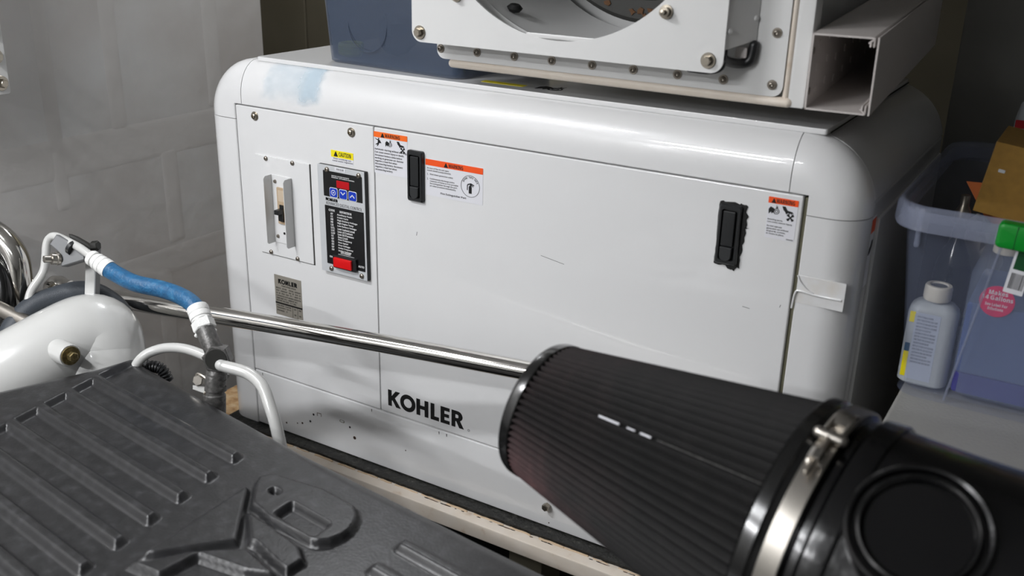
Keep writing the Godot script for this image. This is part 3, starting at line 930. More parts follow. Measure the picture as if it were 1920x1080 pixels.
	for s in [0.285, 0.432, 0.448, 0.02]:
		obj("chip", prism(poly([s, 0.1075, s + 0.0008, 0.107, s + 0.0012, 0.1125, s - 0.0005, 0.1125]), 0.0, 0.0003), M.gap, G)
	put("hex_bolt", hexbolt_mesh(0.0065, 0.012, 0.0), M.steel, G, at(0.650, 0.043))
	# pale blue wash on the top rail
	blue_patch(G)
	# lettering on the lid, mostly under the white box
	var lt := obj("lid_label", Transform3D(Basis(Vector3(1, 0, 0), Vector3(0, 0, -1), Vector3(0, 1, 0)), Vector3(0, 0.7057, 0)) * bx(0.470, 0.545, 0.060, 0.075, 0.0, 0.0004, 0.001, 0.0001), M.yellow, G)
	obj("lid_print", Transform3D(Basis(Vector3(1, 0, 0), Vector3(0, 0, -1), Vector3(0, 1, 0)), Vector3(0, 0.7057, 0)) * belt_picture(0.565, 0.055, 0.04, 0.0), M.ink, G)
	obj("lid_seam", bx(1.008, 1.0095, 0.6985, 0.7000, -0.54, -0.05, 0.0003, 0.0002), M.gap, G)

func blue_patch(G: Node3D) -> void:
	var im := Image.create(128, 96, false, Image.FORMAT_RGBA8)
	var f := FastNoiseLite.new()
	f.seed = 5
	f.frequency = 0.03
	for y in 96:
		for x in 128:
			var u := x / 127.0
			var v := y / 95.0
			var n := f.get_noise_2d(x, y) * 0.22
			var edge := minf(minf(u, 1.0 - u) * 4.0, minf(1.0, (1.0 - v) * 3.0)) + n
			edge = clampf(edge - 0.25, 0.0, 1.0)
			var body := 0.30 + 0.55 * smoothstep(0.45, 0.8, u) + n * 0.6
			im.set_pixel(x, y, Color(0.74, 0.83, 0.89, clampf(body, 0.1, 0.75) * 0.72 * smoothstep(0.0, 0.6, edge)))
	var m := clear(mat(Color(1, 1, 1), 0.35), 1.0)
	m.albedo_texture = ImageTexture.create_from_image(im)
	var st := SurfaceTool.new()
	st.begin(Mesh.PRIMITIVE_TRIANGLES)
	st.set_smooth_group(0)
	var rows := []
	for k in 9:
		var th := k * PI / 16.0
		rows.append(Vector2(YT - 0.06 * (1.0 - sin(th)) + 0.0004 * sin(th), -(1.0 - cos(th)) * 0.045 + 0.0004 * cos(th)))
	rows.insert(0, Vector2(0.632, 0.0004))
	var nr := rows.size()
	for i in nr - 1:
		for q in [[0, 0], [1, 1], [1, 0], [0, 0], [0, 1], [1, 1]]:
			var r: Vector2 = rows[i + q[1]]
			st.set_uv(Vector2(q[0], 1.0 - float(i + q[1]) / (nr - 1)))
			st.add_vertex(Vector3(lerpf(0.048, 0.212, q[0]), r.x, r.y))
	st.generate_normals()
	put("blue_paint_patch", st.commit(), m, G)

func control_panel(G: Node3D) -> void:
	var c := obj("control_panel", bx(0.1913, 0.2921, 0.3602, 0.5492, 0.0, 0.0065, 0.001, 0.0005), M.ink, G)
	obj("faceplate", bx(0.1910, 0.2910, 0.3604, 0.5494, 0.0065, 0.0085, 0.001, 0.0005), M.panel_silver, c)
	var z := 0.0085
	# places read on z = 0 move a little right and up when they stand proud
	obj("display_field", bx(0.2050 - 0.0015, 0.2880 - 0.0015, 0.4962, 0.5405, z, z + 0.0005, 0.001, 0.0002), M.panel_black, c)
	obj("code_field", bx(0.2045, 0.2880, 0.3760, 0.4805, z, z + 0.0005, 0.001, 0.0002), M.panel_black, c)
	obj("display", bx(0.2325, 0.2595, 0.5145, 0.5270, z + 0.0004, z + 0.0010, 0.0006, 0.0002), M.display_red, c)
	text(c, "UNITED STATES PATENTS\nPENDING  APPLIANCE CONTROL", 0.2220, 0.2710, 0.5300, 0.5345, z + 0.0006, M.ink_white)
	var k := 0
	for x in [0.2255, 0.2460, 0.2660]:
		var b := obj("button_border", bx(x - 0.0088, x + 0.0088, 0.4958 + 0.0005, 0.5132, z + 0.0004, z + 0.0009, 0.003, 0.0002), M.ink_white, c)
		obj("button", bx(x - 0.0079, x + 0.0079, 0.4972, 0.5123, z + 0.0008, z + 0.0014, 0.0026, 0.0003), M.button_blue, c)
		if k == 0:
			obj("button_mark", circle_line(x, 0.5047, 0.0048, 0.0011, z + 0.0013), M.ink_white, c)
			obj("button_mark", disc(x, 0.5047, 0.0014, z + 0.0013), M.ink_white, c)
		else:
			var s := -1.0 if k == 1 else 1.0
			obj("button_mark", Transform3D(Basis(), Vector3(0, 0, z + 0.0013)) * prism(poly([-0.005, -0.0025 * s, 0.0, 0.0022 * s, 0.005, -0.0025 * s, 0.0040, -0.0038 * s, 0.0, 0.0002 * s, -0.0040, -0.0038 * s], Vector2(x, 0.5055)), 0.0, 0.0004), M.ink_white, c)
		k += 1
	obj("printed_name", kohler(0.2070, 0.4888, 0.0050, z), M.ink, c)
	text(c, "ADVANCED DIGITAL CONTROL", 0.2070, 0.2850, 0.4820, 0.4872, z + 0.0001, M.ink_grey, 400)
	text(c, "CODE", 0.2130, 0.2260, 0.4713, 0.4750, z + 0.0006, M.ink_white)
	text(c, "DEFINITION", 0.2370, 0.2620, 0.4713, 0.4750, z + 0.0006, M.ink_white)
	var codes := ["AF", "CC", "HB", "HE", "LB", "LCL", "LOC", "LOP", "OC", "OF", "OS", "OV", "UF", "UV"]
	var names := ["Auxiliary Fault", "Crank Cycle", "High Battery Voltage", "High Engine Temp", "Low Battery Voltage", "Low Coolant Level", "Loss of Coolant", "Low Oil Pressure", "Over Crank", "Over Frequency", "Over Speed", "Over Voltage", "Under Frequency", "Under Voltage"]
	for i in 14:
		var y := 0.4672 - i * 0.00490
		text(c, codes[i], 0.2165, 0.2165 + 0.0027 * codes[i].length(), y - 0.0017, y + 0.0017, z + 0.0006, M.ink_white)
		text(c, names[i], 0.2310, 0.2310 + 0.00215 * names[i].length(), y - 0.0018, y + 0.0019, z + 0.0006, M.ink_white)
	text(c, "OFF/RESET", 0.2360, 0.2580, 0.3990, 0.4025, z + 0.0006, M.ink_white)
	text(c, "RUN", 0.2110, 0.2170, 0.3880, 0.3912, z + 0.0006, M.ink_white)
	text(c, "AUTO", 0.2735, 0.2860, 0.3822, 0.3858, z + 0.0006, M.ink_white)
	obj("printed_rule", bx(0.2300, 0.2650, 0.3968, 0.3974, z + 0.0004, z + 0.0007, 0.0001, 0.0001), M.ink_white, c)
	obj("switch_bezel", bx(0.2215, 0.2720, 0.3732, 0.3962, z, z + 0.006, 0.002, 0.001), M.black_plastic, c)
	obj("rocker_switch", bx(0.2260, 0.2650, 0.3762, 0.3935, z + 0.005, z + 0.0105, 0.0015, 0.0018), M.switch_red, c)
	obj("serial_tag", bx(0.2295, 0.2520, 0.5428, 0.5488, z, z + 0.0005, 0.0005, 0.0001), M.sticker, c)
	text(c, "91W 02349", 0.2330, 0.2485, 0.5442, 0.5474, z + 0.0004, M.ink_grey)
	var m := screw_mesh(0.0046, 0.0035)
	for s in [[0.2125, 0.5422], [0.2800, 0.5420], [0.2135, 0.3678], [0.2800, 0.3675]]:
		put("screw", m, M.steel_dark, c, at(s[0], s[1], z))

# ------------------------------------------------------------------ things on and beside the generator
func blower() -> void:
	var B := thing("blower_housing", "white metal blower housing with a large round opening and bolted front plate", "machine", Vector3(0.7, 0.733, -0.3))
	var C := Vector2(0.66, 1.005)
	obj("body", bx(0.47, 0.952, 0.742, 1.36, -0.56, -0.25, 0.004, 0.003), M.white_paint, B)
	# walls round the opening, so that the inside is hollow
	obj("bottom_wall", bx(0.47, 0.952, 0.742, 0.752, -0.25, -0.006, 0.002, 0.001), M.white_paint, B)
	obj("top_wall", bx(0.47, 0.952, 1.34, 1.36, -0.25, -0.006, 0.002, 0.001), M.white_paint, B)
	obj("side_wall", bx(0.47, 0.482, 0.752, 1.34, -0.25, -0.006, 0.002, 0.001), M.white_paint, B)
	obj("side_wall", bx(0.940, 0.952, 0.752, 1.34, -0.25, -0.006, 0.002, 0.001), M.white_paint, B)
	obj("corner_post", bx(0.962, 0.983, 0.7335, 1.36, -0.03, 0.0, 0.003, 0.002), M.white_paint, B)
	obj("bottom_bead", tube(PackedVector3Array([Vector3(0.458, 0.739, -0.002), Vector3(0.7, 0.739, -0.002), Vector3(0.9615, 0.739, -0.002)]), 0.0064, 14, false), M.cream, B)
	obj("side_bead", tube(PackedVector3Array([Vector3(0.9585, 0.740, -0.003), Vector3(0.9585, 1.35, -0.003)]), 0.0045, 10, false), M.cream, B)
	var outline := PackedVector2Array()
	for q in rrect(0.522, 0.525, 0.013, 6):
		outline.append(q + Vector2(0.694, 1.0075))
	obj("flange_plate", holed(outline, C, 0.222, 0.0, 0.003), M.white_paint, B, 30.0)
	var m := screw_mesh(0.0046, 0.0042, 0.0062)
	for x in [0.4400, 0.5040, 0.5670, 0.6280, 0.6910, 0.7525, 0.8155, 0.8780, 0.9415]:
		put("screw", m, M.steel_dark, B, at(x, 0.7595, 0.003) * Transform3D(Basis(Vector3(0, 0, 1), x * 37.0), Vector3.ZERO))
	for y in [0.8225, 0.90, 0.98]:
		put("screw", m, M.steel_dark, B, at(0.9405, y, 0.003))
	# the hollow behind the opening: duct ring, motor ring, fan
	obj("duct_ring", pipe_ring(0.226, 0.222, 0.0, 0.22, Vector3(C.x, C.y, 0.002), Vector3(0, 0, -1), 96), M.white_paint, B)
	obj("motor_ring", pipe_ring(0.190, 0.158, 0.075, 0.125, Vector3(C.x + 0.072, C.y - 0.002, 0.0), Vector3(0.0, -0.03, -1), 96, 0.006), M.black_metal, B)
	obj("motor_back", lathe([[0.0, 0.0], [0.18, 0.0], [0.18, 0.01], [0.0, 0.01]], Vector3(C.x + 0.09, C.y, -0.15), Vector3(0, 0, 1), 64), M.dark, B)
	obj("hub", lathe([[0.0, 0.0], [0.05, 0.0], [0.05, 0.04], [0.03, 0.055], [0.0, 0.058]], Vector3(C.x + 0.09, C.y, -0.14), Vector3(0, 0, 1), 32), M.black_metal, B)
	for k in 5:
		var bl := PackedVector3Array()
		var p := poly([0.045, -0.02, 0.15, -0.045, 0.155, 0.03, 0.045, 0.02])
		bl = Transform3D(Basis(Vector3(0, 0, 1), TAU * k / 5.0) * Basis(Vector3(1, 0, 0), 0.5), Vector3(C.x + 0.09, C.y, -0.115)) * prism(p, -0.0015, 0.0015)
		obj("blade", bl, M.black_metal, B)
	for k in 10:
		var a := deg_to_rad(rng.randf_range(225, 300))
		var r := rng.randf_range(0.172, 0.188)
		var o := Vector3(C.x + 0.072 + cos(a) * r, C.y - 0.002 + sin(a) * r, -0.0745 - sin(a) * r * 0.03)
		var sp := PackedVector2Array()
		for q in 7:
			sp.append(Vector2.from_angle(TAU * q / 7.0) * rng.randf_range(0.002, 0.007))
		obj("rust_spot", Transform3D(Basis(), o) * prism(sp, -0.002, 0.0012), M.rust, B)
	obj("insulation_scrap", lathe([[0.0, 0.0], [0.008, 0.003], [0.012, 0.008], [0.007, 0.013], [0.0, 0.014]], Vector3(0.545, 0.815, -0.03), Vector3(0.2, 1, 0.1), 9), M.dark, B)
	# the bolted front frame
	var fr := PackedVector2Array()
	for q in rrect(0.470, 0.470, 0.016, 8):
		fr.append(q + Vector2(0.657, 1.008))
	var F := obj("front_frame", holed(fr, C, 0.2115, 0.0465, 0.0500, 128), M.white_paint, B, 30.0)
	obj("hole_lip", bx(0.612, 0.727, 0.7950, 0.8010, 0.040, 0.0494, 0.002, 0.001), M.white_paint, F)
	var hb := hexbolt_mesh(0.0062, 0.009, 0.0098)
	for s in [[0.4362, 0.7865], [0.8730, 0.7880], [0.4362, 1.226], [0.8730, 1.226]]:
		put("bolt", hb, M.steel, F, at(s[0], s[1], 0.050) * Transform3D(Basis(Vector3(0, 0, 1), s[0] * 3.0), Vector3.ZERO))
	for s in [[0.8132, 0.8417], [0.500, 0.8417]]:
		put("stud", finish(lathe([[0.0, 0.0], [0.009, 0.0], [0.009, 0.002], [0.0065, 0.0022], [0.0065, 0.009], [0.0035, 0.0092], [0.0035, 0.016], [0.0, 0.0165]], Vector3.ZERO, Vector3(0, 0, 1), 12)), M.steel, F, at(s[0], s[1], 0.050))
	# outer return flange and the parts under it
	var sf := PackedVector3Array()
	var low := [Vector3(0.8895, 0.8015, 0.0465), Vector3(0.9145, 0.8120, 0.0035)]
	var rings := []
	for y in [0.0, 0.40]:
		var off := Vector3(0.0017, 0, 0.001)
		var ring := PackedVector3Array()
		for q in [low[0] - off, low[0] + off, low[1] + off, low[1] - off]:
			ring.append(Vector3(q.x, q.y if y == 0.0 else 1.21, q.z))
		rings.append(ring)
	obj("return_flange", loft(rings), M.white_paint, F)
	obj("return_flange", bx(0.4235, 0.4265, 0.80, 1.21, 0.004, 0.047, 0.001, 0.0005), M.white_paint, F)
	put("rivet", finish(lathe([[0.0, 0.0], [0.004, 0.0], [0.003, 0.003], [0.0, 0.004]], Vector3.ZERO, Vector3(0.86, 0, 0.5), 14)), M.white_paint, F, at(0.8935, 0.824, 0.0425))
	put("rivet", finish(lathe([[0.0, 0.0], [0.004, 0.0], [0.003, 0.003], [0.0, 0.004]], Vector3.ZERO, Vector3(0.86, 0, 0.5), 14)), M.white_paint, F, at(0.9130, 0.838, 0.0075))
	obj("rubber_edge", tube(smooth_path([Vector3(0.8885, 0.792, 0.044), Vector3(0.892, 0.786, 0.030), Vector3(0.903, 0.783, 0.014), Vector3(0.9125, 0.788, 0.010), Vector3(0.9150, 0.806, 0.0085)]), 0.0060, 10, false), M.black_plastic, B)
	obj("rubber_edge", tube(smooth_path([Vector3(0.846, 0.7735, 0.042), Vector3(0.872, 0.7735, 0.042), Vector3(0.888, 0.780, 0.042), Vector3(0.8905, 0.80, 0.042)]), 0.0035, 10, false), M.black_plastic, B)
	obj("wire_connector", bx(0.894, 0.909, 0.790, 0.803, 0.004, 0.016, 0.002, 0.001), M.pvc, B)

func duct() -> void:
	var D := thing("cable_duct", "cream open-ended square cable duct running back beside the white blower housing", "duct", Vector3(1.02, 0.737, -0.25))
	var along := Vector3(-0.0618, 0.0495, -1.2313).normalized()
	var x := Vector3(1, 0, 0)
	x = (x - along * x.dot(along)).normalized()
	var y := -x.cross(along) * -1.0
	if y.y < 0.0:
		y = -y
	var b := Basis(x, y, x.cross(y))
	var T := Transform3D(b, Vector3(1.0272, 0.7828, 0.020))
	var w := 0.0765
	var h := 0.0910
	var l := 0.585
	var k := 0.0022
	var ch := obj("channel", T * bx(-w / 2, -w / 2 + k, -h / 2, h / 2, -l, 0.0, 0.0004, 0.0003), M.pvc, D)
	obj("channel_floor", T * bx(-w / 2, w / 2 - 0.006, -h / 2, -h / 2 + k, -l, 0.0, 0.0004, 0.0003), M.pvc, D)
	obj("channel_top", T * bx(-w / 2, w / 2 - 0.006, h / 2 - k, h / 2, -l, 0.0, 0.0004, 0.0003), M.pvc, D)
	obj("snap_cover", T * bx(w / 2 - k, w / 2, -h / 2, h / 2, -l, 0.0, 0.0004, 0.0003), M.pvc, D)
	for s in [-1.0, 1.0]:
		obj("snap_hook", T * bx(w / 2 - 0.0105, w / 2 - 0.0085, (h / 2 - 0.0085) * s - 0.003, (h / 2 - 0.0085) * s + 0.003, -l, 0.0, 0.0004, 0.0003), M.pvc, D)
		obj("snap_hook", T * (Transform3D(Basis(Vector3(0, 0, 1), 0.7 * s), Vector3(w / 2 - 0.0085, (h / 2 - 0.0045) * s, -l / 2.0)) * bx(-0.0045, 0.0045, -0.0009, 0.0009, -l / 2, l / 2, 0.0004, 0.0003)), M.pvc, D)
		obj("snap_hook", T * bx(w / 2 - 0.0065, w / 2 - 0.0048, (h / 2 - 0.006) * s - 0.0055, (h / 2 - 0.006) * s + 0.0055, -l, -0.0005, 0.0004, 0.0003), M.pvc, D)
	var knock := finish(lathe([[0.0, 0.0], [0.0052, 0.0], [0.0045, 0.0012], [0.0034, 0.0009], [0.0, 0.0007]], Vector3.ZERO, Vector3(1, 0, 0), 16))
	for i in 8:
		for yy in [-0.028, 0.0, 0.028]:
			put("knockout", knock, M.pvc, ch, T * Transform3D(Basis(Vector3(1, 0, 0), 0.0), Vector3(-w / 2 + k, yy + 0.004 * sin(i * 2.1), -0.035 - i * 0.055)))
	for yy in [-0.024, 0.024]:
		put("hole", finish(lathe([[0.0, 0.0], [0.0048, 0.0], [0.004, 0.0008], [0.0, 0.001]], Vector3.ZERO, Vector3(1, 0, 0), 16)), M.steel_dark, ch, T * Transform3D(Basis(), Vector3(-w / 2 + k, yy, -0.006)))

func tote() -> void:
	var turn := Basis(Vector3(0, 1, 0), deg_to_rad(-4.6))
	var o := Vector3(0.298, 0.7059, -0.0565)
	var T := Transform3D(turn, o)
	var t := thing("storage_tote", "smoky blue translucent plastic tote standing on the generator's lid", "tote", o + turn * Vector3(0, 0, -0.13))
	# rings in the xz plane, rising
	var rings := []
	for s in [[0.000, 0.010, 0.02], [0.0, 0.003, 0.02], [0.003, 0.0, 0.02], [0.21, -0.012, 0.022], [0.21, -0.0095, 0.022], [0.006, 0.003, 0.018], [0.004, 0.012, 0.018]]:
		var ring := PackedVector3Array()
		for q in rrect(0.288 - 2 * s[1], 0.26 - 2 * s[1], s[2], 5):
			ring.append(Vector3(q.x, s[0], -q.y - 0.13))
		rings.append(ring)
	obj("tub", T * loft(rings), M.tote, t)
	var lip := []
	for s in [[0.205, 0.0], [0.212, 0.0], [0.212, -0.012], [0.200, -0.012], [0.200, -0.009], [0.205, -0.009]]:
		var ring := PackedVector3Array()
		for q in rrect(0.312 - 2 * s[1], 0.284 - 2 * s[1], 0.024, 5):
			ring.append(Vector3(q.x, s[0], -q.y - 0.13))
		lip.append(ring)
	obj("rim", T * loft(lip, false, true), M.tote, t)
	obj("round_emboss", T * (Transform3D(Basis(Vector3(1, 0, 0), -0.055), Vector3(-0.045, 0.068, 0.0035)) * pipe_ring(0.043, 0.0415, -0.0004, 0.0006, Vector3.ZERO, Vector3(0, 0, 1), 48, 0.0002)), M.tote, t)
	# what shows through the plastic
	var coil := PackedVector3Array()
	for i in 60:
		coil.append(T * Vector3(-0.113 + 0.018 * cos(i * 0.42), 0.014 + 0.00025 * i, -0.027 + 0.016 * sin(i * 0.42)))
	single("yellow_cord", tube(coil, 0.005, 8, false), mat(Color(0.75, 0.80, 0.05), 0.5), "coil of lime yellow cord inside the smoky blue tote", "cord", T * Vector3(-0.113, 0.006, -0.027))
	for s in [[Vector3(-0.075, 0.0065, -0.10), Vector3(0.09, 0.075, 0.09), "dark cloth bundle at the left inside the smoky blue tote", 0.3], [Vector3(0.055, 0.0065, -0.12), Vector3(0.12, 0.05, 0.11), "flat dark pouch at the right inside the smoky blue tote", -0.2]]:
		var r2 := []
		for k in 7:
			var th := PI * k / 6.0
			var ring := PackedVector3Array()
			for q in 18:
				var a := TAU * q / 18.0
				var f := 0.75 + 0.12 * sin(a * 3.0 + k)
				ring.append(Vector3(cos(a) * s[1].x * 0.5 * sin(maxf(th, 0.12)) * f, s[1].y * (0.5 - 0.5 * cos(th)), sin(a) * s[1].z * 0.5 * sin(maxf(th, 0.12)) * f))
			r2.append(ring)
		single("cloth_bundle", T * (Transform3D(Basis(Vector3(0, 1, 0), s[3]), s[0]) * loft(r2)), mat(Color(0.10, 0.12, 0.17), 0.9), s[2], "bundle", T * s[0])

func bin_and_contents() -> void:
	var b := thing("side_bench", "pale grey bench beside the generator with a clear plastic bin on it", "bench", Vector3(1.6, -0.55, -0.15))
	obj("bench_top", bx(1.140, 2.15, 0.335, 0.362, -0.575, 0.27, 0.006, 0.004), M.bench, b)
	obj("bench_front", bx(1.20, 2.13, -0.55, 0.335, 0.19, 0.24, 0.003, 0.002), M.bench, b)
	obj("bench_side", bx(1.165, 1.20, -0.55, 0.335, -0.575, 0.24, 0.003, 0.002), M.bench, b)
	var B := thing("storage_bin", "clear frosted plastic bin with a rolled rim holding bottles on the bench", "bin", Vector3(1.315, 0.3622, -0.25))
	var c := Vector3(1.318, 0.3622, -0.255)
	var rings := []
	for s in [[0.0, 0.190, 0.03], [0.0, 0.184, 0.03], [0.006, 0.179, 0.03], [0.245, 0.2055, 0.035], [0.245, 0.2035, 0.035], [0.008, 0.177, 0.028], [0.004, 0.170, 0.02]]:
		var hx: float = s[1] if s[0] > 0.0 or s[1] < 0.19 else 0.165
		var ring := PackedVector3Array()
		for q in rrect(hx * 2.0, hx * 2.0 + 0.02, s[2], 6):
			ring.append(Vector3(q.x, s[0], -q.y))
		rings.append(ring)
	obj("tub", Transform3D(Basis(), c) * loft(rings), M.bin, B)
	var lip := []
	for s in [[0.243, 0.2035], [0.256, 0.205], [0.264, 0.209], [0.266, 0.214], [0.262, 0.2185], [0.240, 0.2195], [0.234, 0.2175], [0.238, 0.2155], [0.258, 0.212], [0.252, 0.208]]:
		var ring := PackedVector3Array()
		for q in rrect(s[1] * 2.0, s[1] * 2.0 + 0.02, 0.045, 7):
			ring.append(Vector3(q.x, s[0], -q.y))
		lip.append(ring)
	obj("rim", Transform3D(Basis(), c) * loft(lip, false, true), M.bin_rim, B, 60.0)
	obj("rim_rib", bx(1.131, 1.137, 0.573, 0.622, -0.046, -0.036, 0.002, 0.002), M.bin_rim, B)
	obj("rim_rib", bx(1.19, 1.196, 0.573, 0.622, -0.478, -0.468, 0.002, 0.002), M.bin_rim, B)
	obj("wall_rib", tube(PackedVector3Array([Vector3(1.197, 0.366, -0.0655), Vector3(1.231, 0.605, -0.0390)]), 0.0017, 8, false), M.bin_rim, B)
	# the small bottle with the round cap
	var C := Vector3(1.1625, 0.3705, -0.100)
	var can := thing("flask_bottle", "pale flat bottle with a thick round white cap inside the clear bin", "bottle", C)
	var cr := []
	for s in [[0.0, 0.88], [0.003, 1.0], [0.100, 1.0], [0.108, 0.94], [0.114, 0.75], [0.117, 0.5]]:
		var ring := PackedVector3Array()
		for q in rrect(0.062 * s[1], 0.042 * s[1], 0.014 * s[1], 6):
			ring.append(Vector3(q.x, s[0], -q.y))
		cr.append(ring)
	obj("body", Transform3D(Basis(), C) * loft(cr), M.can, can)
	obj("neck", lathe([[0.0, 0.112], [0.012, 0.112], [0.012, 0.122], [0.0, 0.122]], C, Vector3.UP, 24), M.can, can)
	var cp := obj("cap", lathe([[0.0, 0.119], [0.0165, 0.119], [0.0175, 0.122], [0.0172, 0.136], [0.0158, 0.139], [0.0118, 0.1392], [0.0112, 0.1365], [0.0, 0.1365]], C, Vector3.UP, 36), M.cap_white, can)
	obj("cap_disc", lathe([[0.0, 0.1366], [0.0108, 0.1366], [0.0108, 0.1372], [0.0, 0.1372]], C, Vector3.UP, 28), M.cap_grey, cp)
	var lb := obj("paper_label", bx(C.x - 0.019, C.x + 0.012, C.y + 0.008, C.y + 0.103, C.z + 0.0208, C.z + 0.0213, 0.001, 0.0002), M.label_blue_grey, can)
	for s in [[0.088, 0.103, M.yellow], [0.046, 0.058, M.teal], [0.010, 0.046, M.yellow]]:
		obj("label_stripe", bx(C.x - 0.0265, C.x - 0.0195, C.y + s[0], C.y + s[1], C.z + 0.0196, C.z + 0.0206, 0.001, 0.0002), s[2], can)
	for i in 15:
		text(lb, ["KEEP OUT OF REACH OF CHILDREN", "DIRECTIONS FOR USE READ FIRST", "CAUTION EYE AND SKIN IRRITANT"][i % 3], C.x - 0.0165, C.x + (0.009 if i % 4 else 0.003), C.y + 0.0975 - i * 0.0046 - 0.0013, C.y + 0.0975 - i * 0.0046 + 0.0013, C.z + 0.0211, M.ink_grey)
	# the jug
	var J := Vector3(1.270, 0.3705, -0.160)
	var jug := thing("fluid_jug", "large translucent jug of purple fluid with a round pink sticker inside the bin", "jug", J)
	var jr := []
	for s in [[0.0, 0.94], [0.004, 1.0], [0.165, 1.0], [0.182, 0.93], [0.196, 0.72], [0.2, 0.4]]:
		var ring := PackedVector3Array()
		for q in rrect(0.145 * s[1], 0.165 * s[1], 0.022, 6):
			ring.append(Vector3(q.x, s[0], -q.y))
		jr.append(ring)
	obj("body", Transform3D(Basis(), J) * loft(jr), M.jug, jug)
	obj("fluid", bx(J.x - 0.069, J.x + 0.069, J.y + 0.003, J.y + 0.032, J.z - 0.079, J.z + 0.079, 0.004, 0.003), M.purple, jug)
	obj("fluid", bx(J.x - 0.069, J.x + 0.069, J.y + 0.0325, J.y + 0.130, J.z - 0.079, J.z + 0.079, 0.004, 0.003), clear(mat(Color(0.42, 0.50, 0.72), 0.3), 0.6), jug)
	obj("neck", lathe([[0.0, 0.0], [0.0165, 0.0], [0.0165, 0.028], [0.0, 0.028]], Vector3(1.232, 0.5645, -0.112), Vector3.UP, 28), M.cap_white, jug)
	var sk := obj("round_sticker", lathe([[0.0, 0.0], [0.0205, 0.0], [0.0205, 0.0005], [0.0, 0.0005]], Vector3(1.2345, 0.5095, J.z + 0.0826), Vector3(0, 0, 1), 40), M.pink, jug)
	for l in [["Makes", 0.022, 0.0115], ["14 Gallons", 0.036, 0.0045], ["See Label For", 0.026, -0.0045], ["Dilutions", 0.018, -0.0100]]:
		text(sk, l[0], 1.2345 - l[1] / 2, 1.2345 + l[1] / 2, 0.5095 + l[2] - (0.003 if l[2] > 0.0 else 0.002), 0.5095 + l[2] + (0.003 if l[2] > 0.0 else 0.002), J.z + 0.0830, M.sticker)
	# green clip with its hang tag on the rim
	var gc := thing("green_clip", "bright green plastic clip gripping the clear bin's rim with a barcode tag", "clip", Vector3(1.25, 0.60, -0.03))
	obj("clip_body", Transform3D(Basis(Vector3(0, 0, 1), -0.04), Vector3(1.247, 0.6115, -0.0245)) * rbox(Vector3.ZERO, Vector3(0.048, 0.031, 0.024), 0.006, 0.005, 5), M.green, gc)
	obj("clip_groove", Transform3D(Basis(Vector3(0, 0, 1), -0.04), Vector3(1.247, 0.6115, -0.0245)) * rbox(Vector3(-0.003, 0, 0.0118), Vector3(0.0008, 0.029, 0.001), 0.0002, 0.0002), M.green_dark, gc)
	var tg := obj("hang_tag", Transform3D(Basis(Vector3(0, 0, 1), -0.10), Vector3(1.2545, 0.5665, -0.0275)) * rbox(Vector3.ZERO, Vector3(0.022, 0.054, 0.0006), 0.001, 0.0002), M.sticker, gc)
	obj("printed_field", Transform3D(Basis(Vector3(0, 0, 1), -0.10), Vector3(1.2545, 0.5665, -0.0275)) * bx(-0.008, 0.011, 0.0035, 0.027, 0.0002, 0.0005, 0.0005, 0.0001), M.green_dark, tg)
	var bars := PackedVector3Array()
	var xx := -0.0075
	while xx < 0.0085:
		var bw: float = [0.0004, 0.0008, 0.0005, 0.0011][rng.randi() % 4]
		bars.append_array(Transform3D(Basis(Vector3(0, 0, 1), -0.10), Vector3(1.2545, 0.5665, -0.0275)) * bx(xx, xx + bw, -0.021, -0.001, 0.0002, 0.0005, 0.0001, 0.00005))
		xx += bw + 0.0006
	obj("barcode", bars, M.ink, tg)
	# things in and over the bin
	var cb := thing("cardboard_box", "tilted brown cardboard box resting over the right side of the clear bin", "box", Vector3(1.30, 0.60, -0.2))
	var ct := Transform3D(Basis(Vector3(0, 0, 1), -0.13) * Basis(Vector3(0, 1, 0), 0.0), Vector3(1.262, 0.643, -0.190))
	obj("carton", ct * rbox(Vector3.ZERO, Vector3(0.150, 0.093, 0.12), 0.001, 0.001), M.cardboard, cb)
	obj("tape_end", ct * rbox(Vector3(-0.058, 0.012, 0.0603), Vector3(0.008, 0.004, 0.0006), 0.001, 0.0002), M.can, cb)
	single("orange_card", Transform3D(Basis(Vector3(0, 1, 0), 0.1) * Basis(Vector3(1, 0, 0), -0.25), Vector3(1.183, 0.585, -0.27)) * prism(poly([-0.030, 0.026, 0.045, 0.028, 0.045, -0.05, 0.018, -0.040, -0.004, -0.012]), -0.0008, 0.0008), M.orange_card, "corner of an orange card sticking up inside the bin beside the carton", "card", Vector3(1.176, 0.545, -0.27))
	var gv := thing("spray_bottle", "small dark bottle with a glinting neck inside the bin under the orange card", "bottle", Vector3(1.163, 0.371, -0.205))
	obj("bottle_body", lathe([[0.0, 0.0], [0.022, 0.0], [0.024, 0.004], [0.024, 0.13], [0.018, 0.155], [0.008, 0.175], [0.008, 0.20], [0.0, 0.20]], Vector3(1.163, 0.371, -0.205), Vector3.UP, 28), mat(Color(0.10, 0.12, 0.12), 0.15), gv)
	obj("bottle_neck", lathe([[0.0, 0.198], [0.010, 0.198], [0.010, 0.214], [0.006, 0.222], [0.006, 0.236], [0.0, 0.237]], Vector3(1.163, 0.371, -0.205), Vector3.UP, 20), M.steel, gv)
	single("blue_carton", Transform3D(Basis(Vector3(0, 1, 0), -0.15), Vector3(1.235, 0.4715, -0.345)) * rbox(Vector3.ZERO, Vector3(0.115, 0.195, 0.055), 0.002, 0.0015), mat(Color(0.10, 0.17, 0.34), 0.5), "dark blue carton at the back inside the clear bin", "box", Vector3(1.235, 0.374, -0.345))
	var tall := thing("white_bottle", "tall white bottle with a red mark behind the cardboard box", "bottle", Vector3(1.226, 0.371, -0.415))
